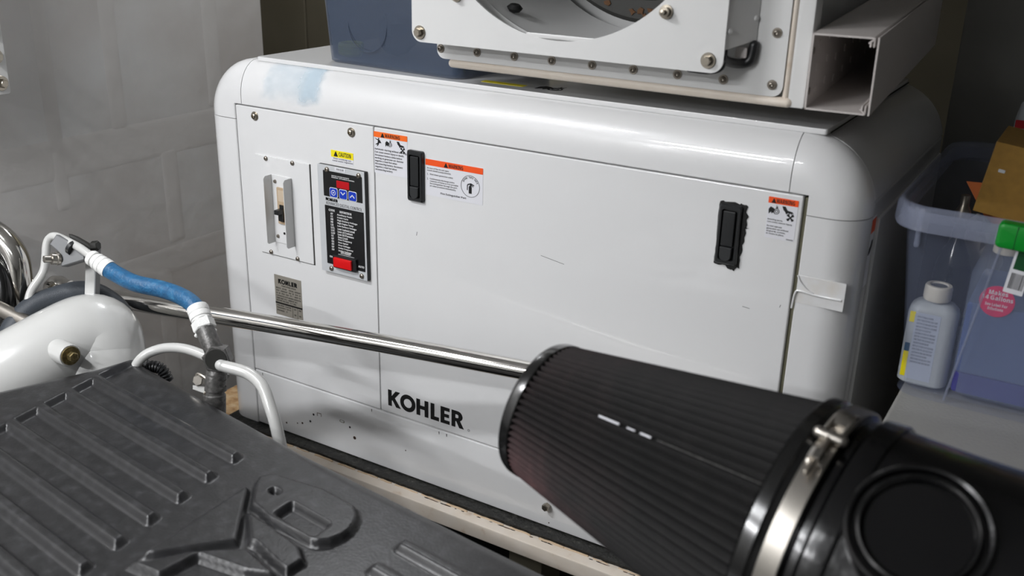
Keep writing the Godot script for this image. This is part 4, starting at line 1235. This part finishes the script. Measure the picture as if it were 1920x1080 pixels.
	obj("bottle_body", Transform3D(Basis(), Vector3(1.226, 0.371, -0.420)) * rbox2up(0.075, 0.05, 0.343, 0.012), M.can, tall)
	obj("red_mark", bx(1.1905, 1.216, 0.312 + 0.371 - 0.012, 0.371 + 0.324 - 0.012, -0.3952, -0.3945, 0.001, 0.0002), mat(Color(0.75, 0.05, 0.12), 0.5), tall)
	# crumpled bag
	var br := []
	var fn := FastNoiseLite.new()
	fn.seed = 9
	fn.frequency = 22.0
	for i in 15:
		var th := PI * i / 14.0
		var ring := PackedVector3Array()
		for j in 26:
			var a := TAU * j / 26.0
			var d := Vector3(cos(a) * sin(maxf(th, 0.05)), cos(th), sin(a) * sin(maxf(th, 0.05)))
			ring.append(Vector3(1.185, 0.49, -0.262) + d * Vector3(0.045, 0.075, 0.03) * (1.0 + 0.25 * fn.get_noise_3dv(d * 0.08)))
		br.append(ring)
	single("plastic_bag", loft(br), M.bag, "crumpled pale plastic bag behind the round-capped bottle in the bin", "bag", Vector3(1.185, 0.41, -0.262))

func rbox2up(w: float, d: float, h: float, r: float) -> PackedVector3Array:
	var rings := []
	for s in [[0.0, 0.95], [0.003, 1.0], [h - 0.03, 1.0], [h - 0.01, 0.9], [h, 0.6]]:
		var ring := PackedVector3Array()
		for q in rrect(w * s[1], d * s[1], r * s[1], 5):
			ring.append(Vector3(q.x, s[0], -q.y))
		rings.append(ring)
	return loft(rings)

func wall_bracket() -> void:
	var t := thing("wall_bracket", "white bolted steel bracket plate on the grey wall at upper left", "bracket", Vector3(-0.31, 0.64, 0.30))
	var turn := Basis(Vector3(0, 1, 0), PI / 2.0)
	obj("plate", Transform3D(turn, Vector3(-0.291, 0.93, 0.330)) * rbox(Vector3.ZERO, Vector3(0.206, 0.575, 0.006), 0.004, 0.0015), M.white_paint, t)
	for y in [0.68, 1.10]:
		obj("standoff", bx(-0.352, -0.293, y, y + 0.05, 0.33, 0.38, 0.003, 0.002), M.white_paint, t)
	var hb := hexbolt_mesh(0.0075, 0.012, 0.0125)
	for s in [[0.662, 0.243], [0.706, 0.245], [0.752, 0.246], [0.80, 0.246]]:
		put("bolt", hb, M.steel, t, Transform3D(turn, Vector3(-0.288, s[0], s[1])))

# ------------------------------------------------------------------ the engine in front
func seg_dist(p: Vector2, q: PackedVector2Array) -> float:
	# Signed distance to a polygon: negative inside.
	var d := 1e9
	var inside := false
	var n := q.size()
	for i in n:
		var a := q[i]
		var b := q[(i + 1) % n]
		var e := b - a
		var w := p - a
		var k := clampf(w.dot(e) / e.length_squared(), 0.0, 1.0)
		d = minf(d, (w - e * k).length_squared())
		if (a.y > p.y) != (b.y > p.y) and p.x < (b.x - a.x) * (p.y - a.y) / (b.y - a.y) + a.x:
			inside = not inside
	return -sqrt(d) if inside else sqrt(d)

func box_dist(p: Vector2, c: Vector2, h: Vector2, r: float) -> float:
	var q := (p - c).abs() - h + Vector2(r, r)
	return minf(maxf(q.x, q.y), 0.0) + Vector2(maxf(q.x, 0.0), maxf(q.y, 0.0)).length() - r

func engine() -> void:
	var E := thing("engine", "large engine under a ribbed matt black cover in the foreground", "engine", Vector3(0.55, -0.55, 0.7))
	obj("engine_block", bx(0.16, 0.96, -0.40, 0.235, 0.46, 1.05, 0.02, 0.01), M.block, E)
	obj("sump", bx(0.25, 0.90, -0.50, -0.40, 0.52, 1.0, 0.02, 0.01), M.block, E)
	for x in [0.22, 0.84]:
		for z in [0.50, 0.95]:
			obj("mount", bx(x, x + 0.07, -0.55, -0.40, z, z + 0.07, 0.004, 0.003), M.black_metal, E)
	# cover: a height field with rounded edges, raised fingers and an embossed emblem
	var outline := PackedVector2Array([Vector2(0.112, 0.318), Vector2(0.24, 0.3225), Vector2(0.5, 0.329), Vector2(0.8, 0.3245), Vector2(1.0, 0.318), Vector2(1.0, 0.95), Vector2(-0.10, 0.95), Vector2(-0.02, 0.655), Vector2(0.030, 0.528), Vector2(0.056, 0.462), Vector2(0.086, 0.388), Vector2(0.098, 0.335)])
	var logo := [
		[0.5125, 0.4950, 0.5222, 0.5102, 0.5480, 0.5425, 0.5613, 0.5454, 0.5878, 0.5535, 0.6008, 0.5543, 0.6542, 0.5586, 0.6625, 0.5555, 0.6725, 0.5467, 0.6779, 0.5310, 0.6779, 0.5192, 0.6740, 0.5050, 0.6670, 0.4920, 0.6524, 0.4790, 0.5980, 0.4700, 0.5212, 0.4780],
		[0.5150, 0.5150, 0.5233, 0.5210, 0.5880, 0.6030, 0.5604, 0.6330, 0.5310, 0.6680, 0.5200, 0.6750],
		[0.5530, 0.5540, 0.5980, 0.5610, 0.6500, 0.5720, 0.6720, 0.5880, 0.6697, 0.6129, 0.6441, 0.6070, 0.6067, 0.5945, 0.5990, 0.5960],
		[0.5360, 0.6760, 0.5600, 0.6430, 0.6060, 0.6060, 0.6670, 0.6230, 0.6325, 0.6370, 0.5720, 0.6440, 0.5650, 0.6900, 0.5205, 0.6930],
	]
	var slots := [[Vector2(0.619, 0.5330), Vector2(0.032, 0.0135)], [Vector2(0.5535, 0.5085), Vector2(0.006, 0.004)]]
	var polys := []
	for l in logo:
		var q := PackedVector2Array()
		for i in range(0, l.size(), 2):
			q.append(Vector2(l[i], l[i + 1] - 0.14 * l[i]))
		polys.append(q)
	var step := 0.0025
	var nx := int(1.12 / step)
	var nz := int(0.62 / step)
	var hs := PackedFloat32Array()
	hs.resize(nx * nz)
	var ds := PackedFloat32Array()
	ds.resize(nx * nz)
	for i in nx:
		var x := -0.11 + i * step
		for j in nz:
			var w := 0.315 + j * step
			var p := Vector2(x, w)
			var d := 0.06
			if w < 0.40 or x < 0.16 or x > 0.93:
				d = -seg_dist(p, outline)
			ds[j * nx + i] = d
			# raised: left plateau with its fingers, right fingers
			var u := x - 0.033 * (w - 0.41) / 0.24
			var s := u - 0.1255 + 0.006 * clampf((w - 0.40) / 0.1, -1.0, 0.0)
			for k in 9:
				var c := 0.4075 + 0.0486 * k
				if absf(w - c) < 0.03:
					s = minf(s, box_dist(Vector2(u, w), Vector2(0.28, c), Vector2(0.175, 0.0095), 0.004))
					if k < 6:
						s = minf(s, box_dist(Vector2(x, w), Vector2(0.85, c - 0.006), Vector2(0.115, 0.0095), 0.005))
			var h := 0.0085 * (1.0 - smoothstep(-0.0055, 0.0028, s))
			if x > 0.5 and x < 0.69 and w > 0.38 and w < 0.64:
				var e := 1.0
				for q in polys:
					e = minf(e, seg_dist(p, q))
				for sl in slots:
					e = maxf(e, -box_dist(Vector2(x, w + 0.14 * sl[0].x), sl[0], sl[1], 0.003))
				h = maxf(h, 0.0095 * (1.0 - smoothstep(-0.0032, 0.0024, e)))
			# gentle crown and rounded edge
			var r := 0.028
			var drop := 0.0
			if d < r:
				var k := clampf(1.0 - d / r, 0.0, 1.0)
				drop = r * (1.0 - sqrt(maxf(0.0, 1.0 - k * k)))
			if d < 0.0:
				drop = r + minf(-d * 12.0, 0.05)
			hs[j * nx + i] = 0.2965 + h - drop
	var vs := PackedVector3Array()
	var ns := PackedVector3Array()
	var ix := PackedInt32Array()
	vs.resize(nx * nz)
	ns.resize(nx * nz)
	for j in nz:
		for i in nx:
			var x := -0.11 + i * step
			var k := j * nx + i
			vs[k] = Vector3(x, hs[k], 0.315 + j * step + 0.14 * x)
			var gx := (hs[k + (1 if i < nx - 1 else 0)] - hs[k - (1 if i > 0 else 0)]) / (2.0 * step)
			var gz := (hs[k + (nx if j < nz - 1 else 0)] - hs[k - (nx if j > 0 else 0)]) / (2.0 * step)
			ns[k] = Vector3(-(gx - 0.14 * gz), 1.0, -gz).normalized()
			if i < nx - 1 and j < nz - 1 and maxf(maxf(ds[k], ds[k + 1]), maxf(ds[k + nx], ds[k + nx + 1])) > -0.006:
				ix.append_array([k, k + 1, k + nx, k + 1, k + nx + 1, k + nx])
	var a := []
	a.resize(Mesh.ARRAY_MAX)
	a[Mesh.ARRAY_VERTEX] = vs
	a[Mesh.ARRAY_NORMAL] = ns
	a[Mesh.ARRAY_INDEX] = ix
	var m := ArrayMesh.new()
	m.add_surface_from_arrays(Mesh.PRIMITIVE_TRIANGLES, a)
	var cv := put("engine_cover", m, M.cover, E)
	cv.set_meta("label", "ribbed black cover with an embossed emblem")

func P(a: Array) -> PackedVector3Array:
	var o := PackedVector3Array()
	for i in range(0, a.size(), 3):
		o.append(Vector3(a[i], a[i + 1], a[i + 2]))
	return o

func curve(a: Array, per := 8) -> PackedVector3Array:
	return smooth_path(Array(P(a)), per)

func pipes() -> void:
	# chrome guard rail in front of the generator
	var R := thing("guard_rail", "polished steel guard rail running across in front of the generator", "rail", Vector3(0.25, 0.305, 0.16))
	var rp := P([-0.19, 0.32, 0.2565, -0.015, 0.32, 0.222, 0.16, 0.32, 0.180, 0.40, 0.32, 0.1285, 0.648, 0.32, 0.085, 0.80, 0.32, 0.060, 0.96, 0.32, 0.048])
	obj("bar", tube(smooth_path(Array(rp), 6), 0.0146, 32), M.chrome, R)
	obj("end_collar", lathe([[0.0, -0.03], [0.013, -0.028], [0.021, -0.018], [0.0225, -0.004], [0.0185, 0.006], [0.0175, 0.02], [0.0150, 0.021], [0.0, 0.021]], Vector3(-0.186, 0.32, 0.2555), Vector3(1, 0, -0.2), 32), M.chrome, R)
	obj("joint_line", pipe_ring(0.0150, 0.0140, 0.0, 0.0016, Vector3(-0.105, 0.32, 0.2398), Vector3(1, 0, -0.2), 32, 0.0002), M.steel_dark, R)
	for q in [[0.945, 0.0645], [-0.13, 0.245]]:
		obj("rail_post", tube(P([q[0], -0.55, q[1], q[0], 0.31, q[1]]), 0.0125, 20), M.chrome, R)
	# white charge pipe
	var W := thing("charge_pipe", "thick white enamelled engine pipe with a rounded elbow end at left", "pipe", Vector3(0.0, 0.2, 0.4))
	var wp := curve([-0.115, 0.192, 0.640, -0.082, 0.238, 0.532, -0.041, 0.275, 0.436, -0.024, 0.294, 0.374, -0.014, 0.302, 0.340, -0.005, 0.298, 0.326, 0.006, 0.276, 0.330, 0.022, 0.222, 0.346, 0.028, 0.05, 0.352], 8)
	obj("pipe_body", tube(wp, 0.068, 40, false), M.pipe_white, W, 60.0)
	obj("pipe_flange", pipe_ring(0.0725, 0.060, 0.0, 0.010, Vector3(0.0245, 0.196, 0.3495), Vector3(0.1, -1, 0.05), 40, 0.003), M.pipe_white, W)
	var pd := Vector3(0.90, 0.05, 0.12).normalized()
	obj("plug_boss", lathe([[0.0, -0.03], [0.0180, -0.03], [0.0172, 0.026], [0.0160, 0.028], [0.0, 0.028]], Vector3(0.028, 0.316, 0.413), pd, 32), M.pipe_white, W)
	var bp := obj("brass_plug", lathe([[0.0, 0.0], [0.0145, 0.0], [0.0140, 0.003], [0.0, 0.003]], Vector3(0.028, 0.316, 0.413) + pd * 0.0275, pd, 28), M.brass, W)
	obj("plug_hex", hexagon(0.0075, 0.003, 0.012, Vector3(0.028, 0.316, 0.413) + pd * 0.0275, pd), M.brass, bp)
	# black rubber hose behind it
	single("rubber_hose", tube(curve([-0.105, 0.262, 0.425, -0.104, 0.312, 0.406, -0.102, 0.341, 0.366, -0.084, 0.352, 0.327, -0.062, 0.355, 0.298, -0.040, 0.342, 0.278, -0.020, 0.305, 0.262, -0.012, 0.20, 0.25, -0.010, 0.0, 0.25]), 0.0185, 24), M.hose_black, "arched dark rubber hose behind the thick white engine pipe", "hose", Vector3(0.0, 0.0, 0.33))
	# white line, clamp, blue hose, valve
	var H := thing("blue_hose_line", "blue rubber hose with white crimped ends joining a thin white pipe to a grey valve", "hose", Vector3(0.1, 0.3, 0.32))
	obj("steel_line", tube(curve([-0.103, 0.26, 0.385, -0.103, 0.332, 0.375, -0.106, 0.366, 0.362, -0.097, 0.398, 0.340, -0.101, 0.436, 0.326, -0.0975, 0.4475, 0.320, -0.088, 0.4510, 0.3175, -0.073, 0.450, 0.317, -0.028, 0.443, 0.318, 0.006, 0.430, 0.317], 7), 0.0066, 16), M.pipe_white, H)
	var d1 := Vector3(0.035, -0.013, -0.003).normalized()
	obj("crimp_fitting", lathe([[0.0, -0.006], [0.0115, -0.006], [0.0125, -0.004], [0.0125, 0.002], [0.0108, 0.003], [0.0108, 0.006], [0.0132, 0.007], [0.0138, 0.012], [0.0130, 0.013], [0.0138, 0.015], [0.0140, 0.021], [0.0132, 0.022], [0.0142, 0.024], [0.0142, 0.034], [0.0, 0.035]], Vector3(0.003, 0.4315, 0.319), d1, 24), M.fitting_white, H)
	var blue := curve([0.026, 0.4225, 0.317, 0.052, 0.4150, 0.316, 0.090, 0.4085, 0.3145, 0.134, 0.4055, 0.304, 0.174, 0.4025, 0.302, 0.204, 0.395, 0.304, 0.221, 0.380, 0.308])
	obj("blue_hose", tube(blue, 0.0130, 24), M.hose_blue, H)
	var d2 := Vector3(0.020, -0.018, 0.009).normalized()
	obj("crimp_fitting", lathe([[0.0, -0.006], [0.0152, -0.006], [0.0160, -0.003], [0.0158, 0.004], [0.0150, 0.005], [0.0160, 0.007], [0.0158, 0.014], [0.0146, 0.015], [0.0150, 0.018], [0.0, 0.019]], Vector3(0.2165, 0.3905, 0.3075), d2, 28), M.fitting_white, H)
	obj("crimp_nut", hexagon(0.0168, 0.017, 0.034, Vector3(0.2165, 0.3905, 0.3075), d2, 0.002), M.fitting_white, H)
	obj("crimp_nut", hexagon(0.0165, 0.0335, 0.040, Vector3(0.2165, 0.3905, 0.3075), (d2 + Vector3(0, -0.15, 0)).normalized(), 0.002), M.fitting_white, H)
	var V := thing("valve", "grey cast valve with a hexagonal plug below the white end of the blue hose", "valve", Vector3(0.285, 0.235, 0.35))
	obj("valve_body", tube(curve([0.240, 0.3695, 0.3190, 0.256, 0.3560, 0.3250, 0.269, 0.340, 0.3290, 0.277, 0.320, 0.338, 0.281, 0.300, 0.346, 0.288, 0.23, 0.358]), 0.0138, 24), M.fitting_grey, V)
	var dh := Vector3(0.50, 0.22, 0.62).normalized()
	obj("hex_plug", hexagon(0.0205, -0.024, 0.012, Vector3(0.278, 0.3395, 0.3345), dh, 0.0018), M.fitting_grey, V)
	obj("plug_face", lathe([[0.0, 0.0], [0.0155, 0.0], [0.0150, 0.0012], [0.0, 0.0012]], Vector3(0.278, 0.3395, 0.3345) + dh * 0.0118, dh, 24), M.black_metal, V)
	for s in [[0.314, 0.0150], [0.306, 0.0142], [0.297, 0.0158]]:
		obj("valve_ring", lathe([[0.0, -0.003], [s[1], -0.003], [s[1], 0.003], [0.0, 0.003]], Vector3(0.2795 + (0.314 - s[0]) * 0.15, s[0], 0.340 + (0.314 - s[0]) * 0.35), Vector3(-0.1, 1, -0.25), 28), M.fitting_grey, V)
	obj("valve_socket", lathe([[0.0, -0.05], [0.0165, -0.05], [0.0165, -0.004], [0.0150, -0.002], [0.0, -0.002]], Vector3(0.2815, 0.292, 0.3485), Vector3(-0.05, 1, -0.15), 28), M.fitting_grey, V)
	# clamp block with its strap
	var K := thing("pipe_clamp", "grey pipe clamp block with a nut holding the thin white pipe at left", "clamp", Vector3(-0.06, 0.36, 0.30))
	var cb := Basis(Vector3(0.8594, 0.0, -0.5113), Vector3(-0.1829, 0.934, -0.307), Vector3(0.4775, 0.3574, 0.8026)).orthonormalized()
	var kt := Transform3D(cb, Vector3(-0.0560, 0.4320, 0.3190))
	var s := 0.00084
	obj("clamp_block", kt * prism(poly([-30, 12, -18, 31, 4, 21, 20, 10, 36, 2, 36, -15, -7, -29, -12, -2], Vector2.ZERO, s), -0.013, 0.013, 0.0015), M.clamp_grey, K)
	obj("clamp_half", kt * prism(poly([-8, 34, 4, 30, 26, 18, 38, 8, 34, 4, 20, 14, -6, 27], Vector2.ZERO, s), -0.026, -0.012, 0.001), M.black_metal, K)
	obj("pipe_sleeve", lathe([[0.0, 0.0], [0.0115, 0.0], [0.0115, 0.006], [0.0, 0.006]], kt * Vector3(9 * s, 8 * s, 0.010), Vector3(0.035, -0.013, -0.003), 22), M.black_plastic, K)
	put("bolt", finish(lathe([[0.0, -0.004], [0.0105, -0.004], [0.0105, 0.0], [0.009, 0.001], [0.009, 0.008], [0.0055, 0.009], [0.0055, 0.019], [0.0, 0.020]], Vector3.ZERO, Vector3(0, 0, 1), 14)), M.satin, K, kt * Transform3D(Basis(Vector3(0, 1, 0), -0.75) * Basis(Vector3(1, 0, 0), 0.1), Vector3(-17 * s, -14 * s, 0.012)))
	put("bolt", finish(hexagon(0.008, 0.0, 0.012, Vector3.ZERO, Vector3(1, 0.1, 0.2))), M.black_metal, K, kt * at(36 * s, 12 * s, -0.014))
	obj("strap", kt * bx(18 * s, 43 * s, -0.115, 4 * s, -0.030, -0.026, 0.001, 0.001), M.pipe_white, K)
	obj("strap", kt * bx(43 * s, 45.5 * s, -0.115, 14 * s, -0.030, -0.012, 0.0005, 0.0004), M.clamp_grey, K)
	# small white tubes by the valve
	single("white_tube", tube(curve([0.105, 0.262, 0.366, 0.127, 0.304, 0.350, 0.147, 0.319, 0.333, 0.178, 0.3265, 0.323, 0.210, 0.3255, 0.316, 0.244, 0.317, 0.312, 0.272, 0.300, 0.318]), 0.0075, 18), M.pipe_white, "arched thin white tube between the white engine pipe and the grey valve", "tube", Vector3(0.127, 0.28, 0.36))
	single("white_tube", tube(curve([0.291, 0.3345, 0.340, 0.300, 0.3325, 0.337, 0.333, 0.328, 0.329, 0.361, 0.3165, 0.331, 0.381, 0.296, 0.339, 0.396, 0.274, 0.345, 0.412, 0.236, 0.352]), 0.0088, 18, false), M.pipe_white, "bent white tube curving down from the grey valve in front of the generator's base", "tube", Vector3(0.40, 0.235, 0.35))
	# clip, conduit stub
	var L := thing("hose_clip", "small bright metal clip with a nut beside the grey valve at the cover's edge", "clip", Vector3(0.262, 0.285, 0.352))
	obj("clip_plate", Transform3D(cb, Vector3(0.262, 0.2945, 0.352)) * prism(poly([-0.014, 0.004, 0.004, 0.002, 0.016, -0.006, 0.012, -0.010, -0.002, -0.006, -0.014, -0.002]), -0.002, 0.002, 0.0005), M.pipe_white, L)
	obj("clip_nut", hexagon(0.0085, -0.004, 0.006, Vector3(0.2555, 0.3055, 0.351), Vector3(0.3, 0.3, 0.9)), M.satin, L)
	obj("clip_nut", hexagon(0.006, -0.004, 0.008, Vector3(0.2735, 0.2905, 0.353), Vector3(0.5, 0.1, 0.6)), M.steel_dark, L)
	obj("clip_band", tube(curve([0.246, 0.302, 0.351, 0.250, 0.313, 0.349, 0.262, 0.312, 0.348, 0.272, 0.304, 0.347]), 0.0022, 8, false), M.satin, L)
	var cr := []
	for i in 60:
		var f := i / 59.0
		var r := 0.0075 + (0.0022 if i % 4 < 2 else 0.0)
		cr.append(r)
	single("corrugated_conduit", tube(smooth_path([Vector3(0.108, 0.270, 0.345), Vector3(0.126, 0.285, 0.334), Vector3(0.143, 0.282, 0.326), Vector3(0.150, 0.262, 0.322)], 20).slice(0, 60), cr, 14), M.black_plastic, "short end of black corrugated conduit just behind the engine cover's far corner", "conduit", Vector3(0.126, 0.262, 0.334))
	# chrome exhaust elbow and the pipes at the left edge
	var X := thing("exhaust_elbow", "polished steel exhaust elbow curving down at the left edge by the wall", "pipe", Vector3(-0.19, 0.24, 0.33))
	obj("elbow_pipe", tube(curve([-0.352, 0.440, 0.349, -0.291, 0.436, 0.330, -0.246, 0.424, 0.318, -0.213, 0.394, 0.314, -0.199, 0.352, 0.321, -0.190, 0.27, 0.335]), 0.0215, 32), M.chrome, X)
	single("black_hose", tube(curve([-0.351, 0.398, 0.362, -0.27, 0.395, 0.350, -0.232, 0.386, 0.345, -0.206, 0.357, 0.347, -0.190, 0.308, 0.361, -0.185, 0.25, 0.37]), 0.0165, 24), M.rubber_gloss, "shiny black hose tucked inside the bend of the polished elbow", "hose", Vector3(-0.19, 0.25, 0.365))
	single("steel_tube", tube(P([-0.351, 0.389, 0.435, -0.230, 0.362, 0.415, -0.159, 0.346, 0.401, -0.060, 0.324, 0.388]), 0.0120, 28), M.satin, "straight satin steel tube slanting down at the left edge under the exhaust elbow", "tube", Vector3(-0.12, 0.32, 0.40))
	var rr := []
	for i in 88:
		var ring := PackedVector3Array()
		for j in 72:
			var a := TAU * j / 72.0
			var r := 0.036 * (1.0 + (0.035 if (i / 2 + j / 2) % 2 else 0.0))
			ring.append(Vector3(-0.352 + i * 0.0033, 0.262 + cos(a) * r, 0.440 - i * 0.0006 + sin(a) * r))
		rr.append(ring)
	single("braided_sleeve", loft(rr), M.black_metal, "dark woven heat sleeve at the left edge below the satin steel tube", "sleeve", Vector3(-0.14, 0.226, 0.40))

# ------------------------------------------------------------------ air filter and intake
func air_filter() -> void:
	var S := Vector3(0.8452, 0.4524, 0.3947)
	var A := Vector3(1.1464, 0.4250, 0.4307)
	var ax := (A - S).normalized()
	var L := (A - S).length()
	var F := thing("air_filter", "cone-shaped pleated black air filter with a reddish tint at its narrow end", "filter", Vector3(1.0, 0.31, 0.41))
	# pleated cone
	var n := 66
	var rows := 24
	var rings := []
	var fb := aim(ax)
	for i in rows + 1:
		var f := 0.035 + 0.94 * i / rows
		var r := lerpf(0.0735, 0.1255, f)
		var ring := PackedVector3Array()
		for j in n * 4:
			var a := TAU * j / (n * 4.0)
			var q: float = [0.0, 0.72, 1.0, 0.72][j % 4]
			var rr := r - 0.0075 * (1.0 - q) * (0.7 + 0.3 * r / 0.12)
			ring.append(S + ax * L * f + fb * Vector3(cos(a) * rr, 0, -sin(a) * rr))
		rings.append(ring)
	var mesh := finish(loft(rings), 50.0)
	var arr := mesh.surface_get_arrays(0)
	var cols := PackedColorArray()
	var fn := FastNoiseLite.new()
	fn.seed = 3
	fn.frequency = 9.0
	for v in arr[Mesh.ARRAY_VERTEX]:
		var f: float = (v - S).dot(ax) / L
		var off: Vector3 = (v - S - ax * f * L).normalized()
		var k := clampf(1.0 - f * 2.0 + 0.5 * fn.get_noise_3dv(v), 0.0, 1.0) * clampf(0.55 - 1.1 * off.y, 0.12, 1.0)
		cols.append(Color(0.07, 0.07, 0.07).lerp(Color(1.0, 0.48, 0.50), k))
	arr[Mesh.ARRAY_COLOR] = cols
	var fm := ArrayMesh.new()
	fm.add_surface_from_arrays(Mesh.PRIMITIVE_TRIANGLES, arr)
	var pl := put("pleated_cone", fm, M.filter, F)
	# light seam along the pleats
	for s in [[0.36, 0.44, 0.0011], [0.47, 0.50, 0.0008], [0.52, 0.56, 0.0010], [0.58, 0.96, 0.0006]]:
		var ang := deg_to_rad(44.0)
		var dirv := Vector3(0, 1, 0)
		dirv = (dirv - ax * dirv.dot(ax)).normalized()
		var side := ax.cross(dirv)
		var rad := dirv * cos(ang) + side * sin(ang)
		if rad.z < 0.0:
			rad = dirv * cos(ang) - side * sin(ang)
		var p := PackedVector3Array()
		for e in [s[0], s[1]]:
			p.append(S + ax * L * e + rad * (lerpf(0.0735, 0.1255, e) + 0.0003))
		obj("seam_strip", tube(p, s[2], 6), M.sticker if s[2] > 0.0007 else M.fitting_grey, pl)
	obj("end_cap", lathe([[0.0, 0.0], [0.070, 0.0], [0.0745, 0.002], [0.0762, 0.006], [0.0768, 0.014], [0.0750, 0.0155], [0.0, 0.0155]], S, ax, 72), M.rubber_gloss, F)
	obj("outlet_collar", lathe([[0.0, -0.020], [0.1245, -0.020], [0.1285, -0.017], [0.1290, -0.006], [0.1265, -0.003], [0.1255, 0.012], [0.0, 0.012]], A, ax, 96), M.rubber_gloss, F)
	# T-bolt hose clamp
	var K := thing("hose_clamp", "stainless T-bolt band clamp round the wide end of the air filter", "clamp", A + Vector3(0, -0.13, 0))
	obj("band", pipe_ring(0.1290, 0.1272, 0.002, 0.020, A, ax, 96, 0.0005), M.satin, K)
	var dirv := Vector3(0, 1, 0)
	dirv = (dirv - ax * dirv.dot(ax)).normalized()
	var side := ax.cross(dirv)
	if side.z < 0.0:
		side = -side
	var place := func(deg: float, t: float, r: float) -> Vector3:
		var q := deg_to_rad(deg)
		return A + ax * t + (dirv * cos(q) + side * sin(q)) * r
	for s in [[-4.0, 8.0, 0.0030, 0.0190], [23.0, 30.0, 0.0045, 0.0175]]:
		var hoop := []
		for k in 9:
			var dg: float = lerpf(s[0], s[1], k / 8.0)
			var hump := 0.0035 * sin(PI * k / 8.0) + 0.001
			hoop.append(PackedVector3Array([place.call(dg, s[2], 0.1288), place.call(dg, s[2], 0.1310 + hump), place.call(dg, (s[2] + s[3]) / 2, 0.1325 + hump), place.call(dg, s[3], 0.1310 + hump), place.call(dg, s[3], 0.1288)]))
		obj("band_loop", loft(hoop), M.satin, K)
	for e in [0.0035, 0.0185]:
		var p := PackedVector3Array()
		for k in 9:
			p.append(place.call(lerpf(2.0, 16.0, k / 8.0), e, 0.1325))
		obj("bridge_side", tube(p, 0.0022, 8, false), M.satin, K)
	var tr := []
	tr = [place.call(16.0, 0.001, 0.1335), place.call(16.0, 0.021, 0.1335)]
	obj("trunnion", tube(PackedVector3Array(tr), 0.0052, 16, false), M.satin, K)
	obj("t_bolt", tube(PackedVector3Array([place.call(14.0, 0.011, 0.135), place.call(35.0, 0.011, 0.1385)]), 0.0030, 12, false), M.steel_dark, K)
	obj("lock_nut", hexagon(0.0062, -0.006, 0.006, place.call(27.5, 0.011, 0.1375), (place.call(28.0, 0.011, 0.137) - place.call(24.0, 0.011, 0.137)).normalized()), M.satin, K)
	obj("rust_spot", lathe([[0.0, 0.0], [0.0035, 0.0], [0.0028, 0.0008], [0.0, 0.001]], place.call(27.0, 0.0115, 0.1410), dirv * 0.8 + side * 0.6, 9), M.rust, K)
	# intake elbow
	var I := thing("intake_elbow", "glossy black plastic intake elbow with a round raised boss at lower right", "duct", Vector3(1.62, -0.12, 0.50))
	obj("coupler", lathe([[0.118, 0.0125], [0.1268, 0.0125], [0.1268, 0.0205], [0.1215, 0.024], [0.1220, 0.030], [0.1275, 0.034], [0.1290, 0.051], [0.1275, 0.0535], [0.118, 0.0535]], A, ax, 96), M.elbow, I)
	var path := PackedVector3Array()
	var rad := []
	var down := Vector3(0.25, -1.0, 0.05).normalized()
	for k in 30:
		var f := k / 29.0
		if k < 14:
			path.append(A + ax * (0.052 + 0.26 * k / 13.0))
		else:
			var b := smoothstep(0.0, 1.0, (k - 13) / 16.0)
			var base: Vector3 = path[13]
			path.append(base + ax * 0.16 * sin(b * PI / 2) + Vector3(0.02, -1, 0.03) * 0.42 * (1.0 - cos(b * PI / 2)))
		rad.append(0.1255 + 0.012 * smoothstep(0.0, 0.4, f))
	obj("elbow_body", tube(path, rad, 72), M.elbow, I, 50.0)
	# boss facing the viewer
	var bc := A + ax * 0.104
	var bn := Vector3(1.3123, 0.9622, 1.2460) + Vector3(-0.0751, -0.5762, -0.9445) * 0.765
	var nrm := bn - bc
	nrm = (nrm - ax * nrm.dot(ax)).normalized()
	bc += nrm * 0.1345
	obj("boss", lathe([[0.056, -0.04], [0.0555, -0.004], [0.0545, 0.0], [0.0525, 0.0015], [0.0500, 0.0005], [0.0485, -0.004], [0.0468, -0.004], [0.0455, 0.0], [0.0435, 0.0012], [0.0415, 0.0], [0.0395, -0.0045], [0.0, -0.0045]], bc, nrm, 72), M.elbow, I)
	obj("engine_inlet", bx(1.40, 1.86, -0.55, -0.06, 0.34, 0.72, 0.02, 0.01), M.block, I)
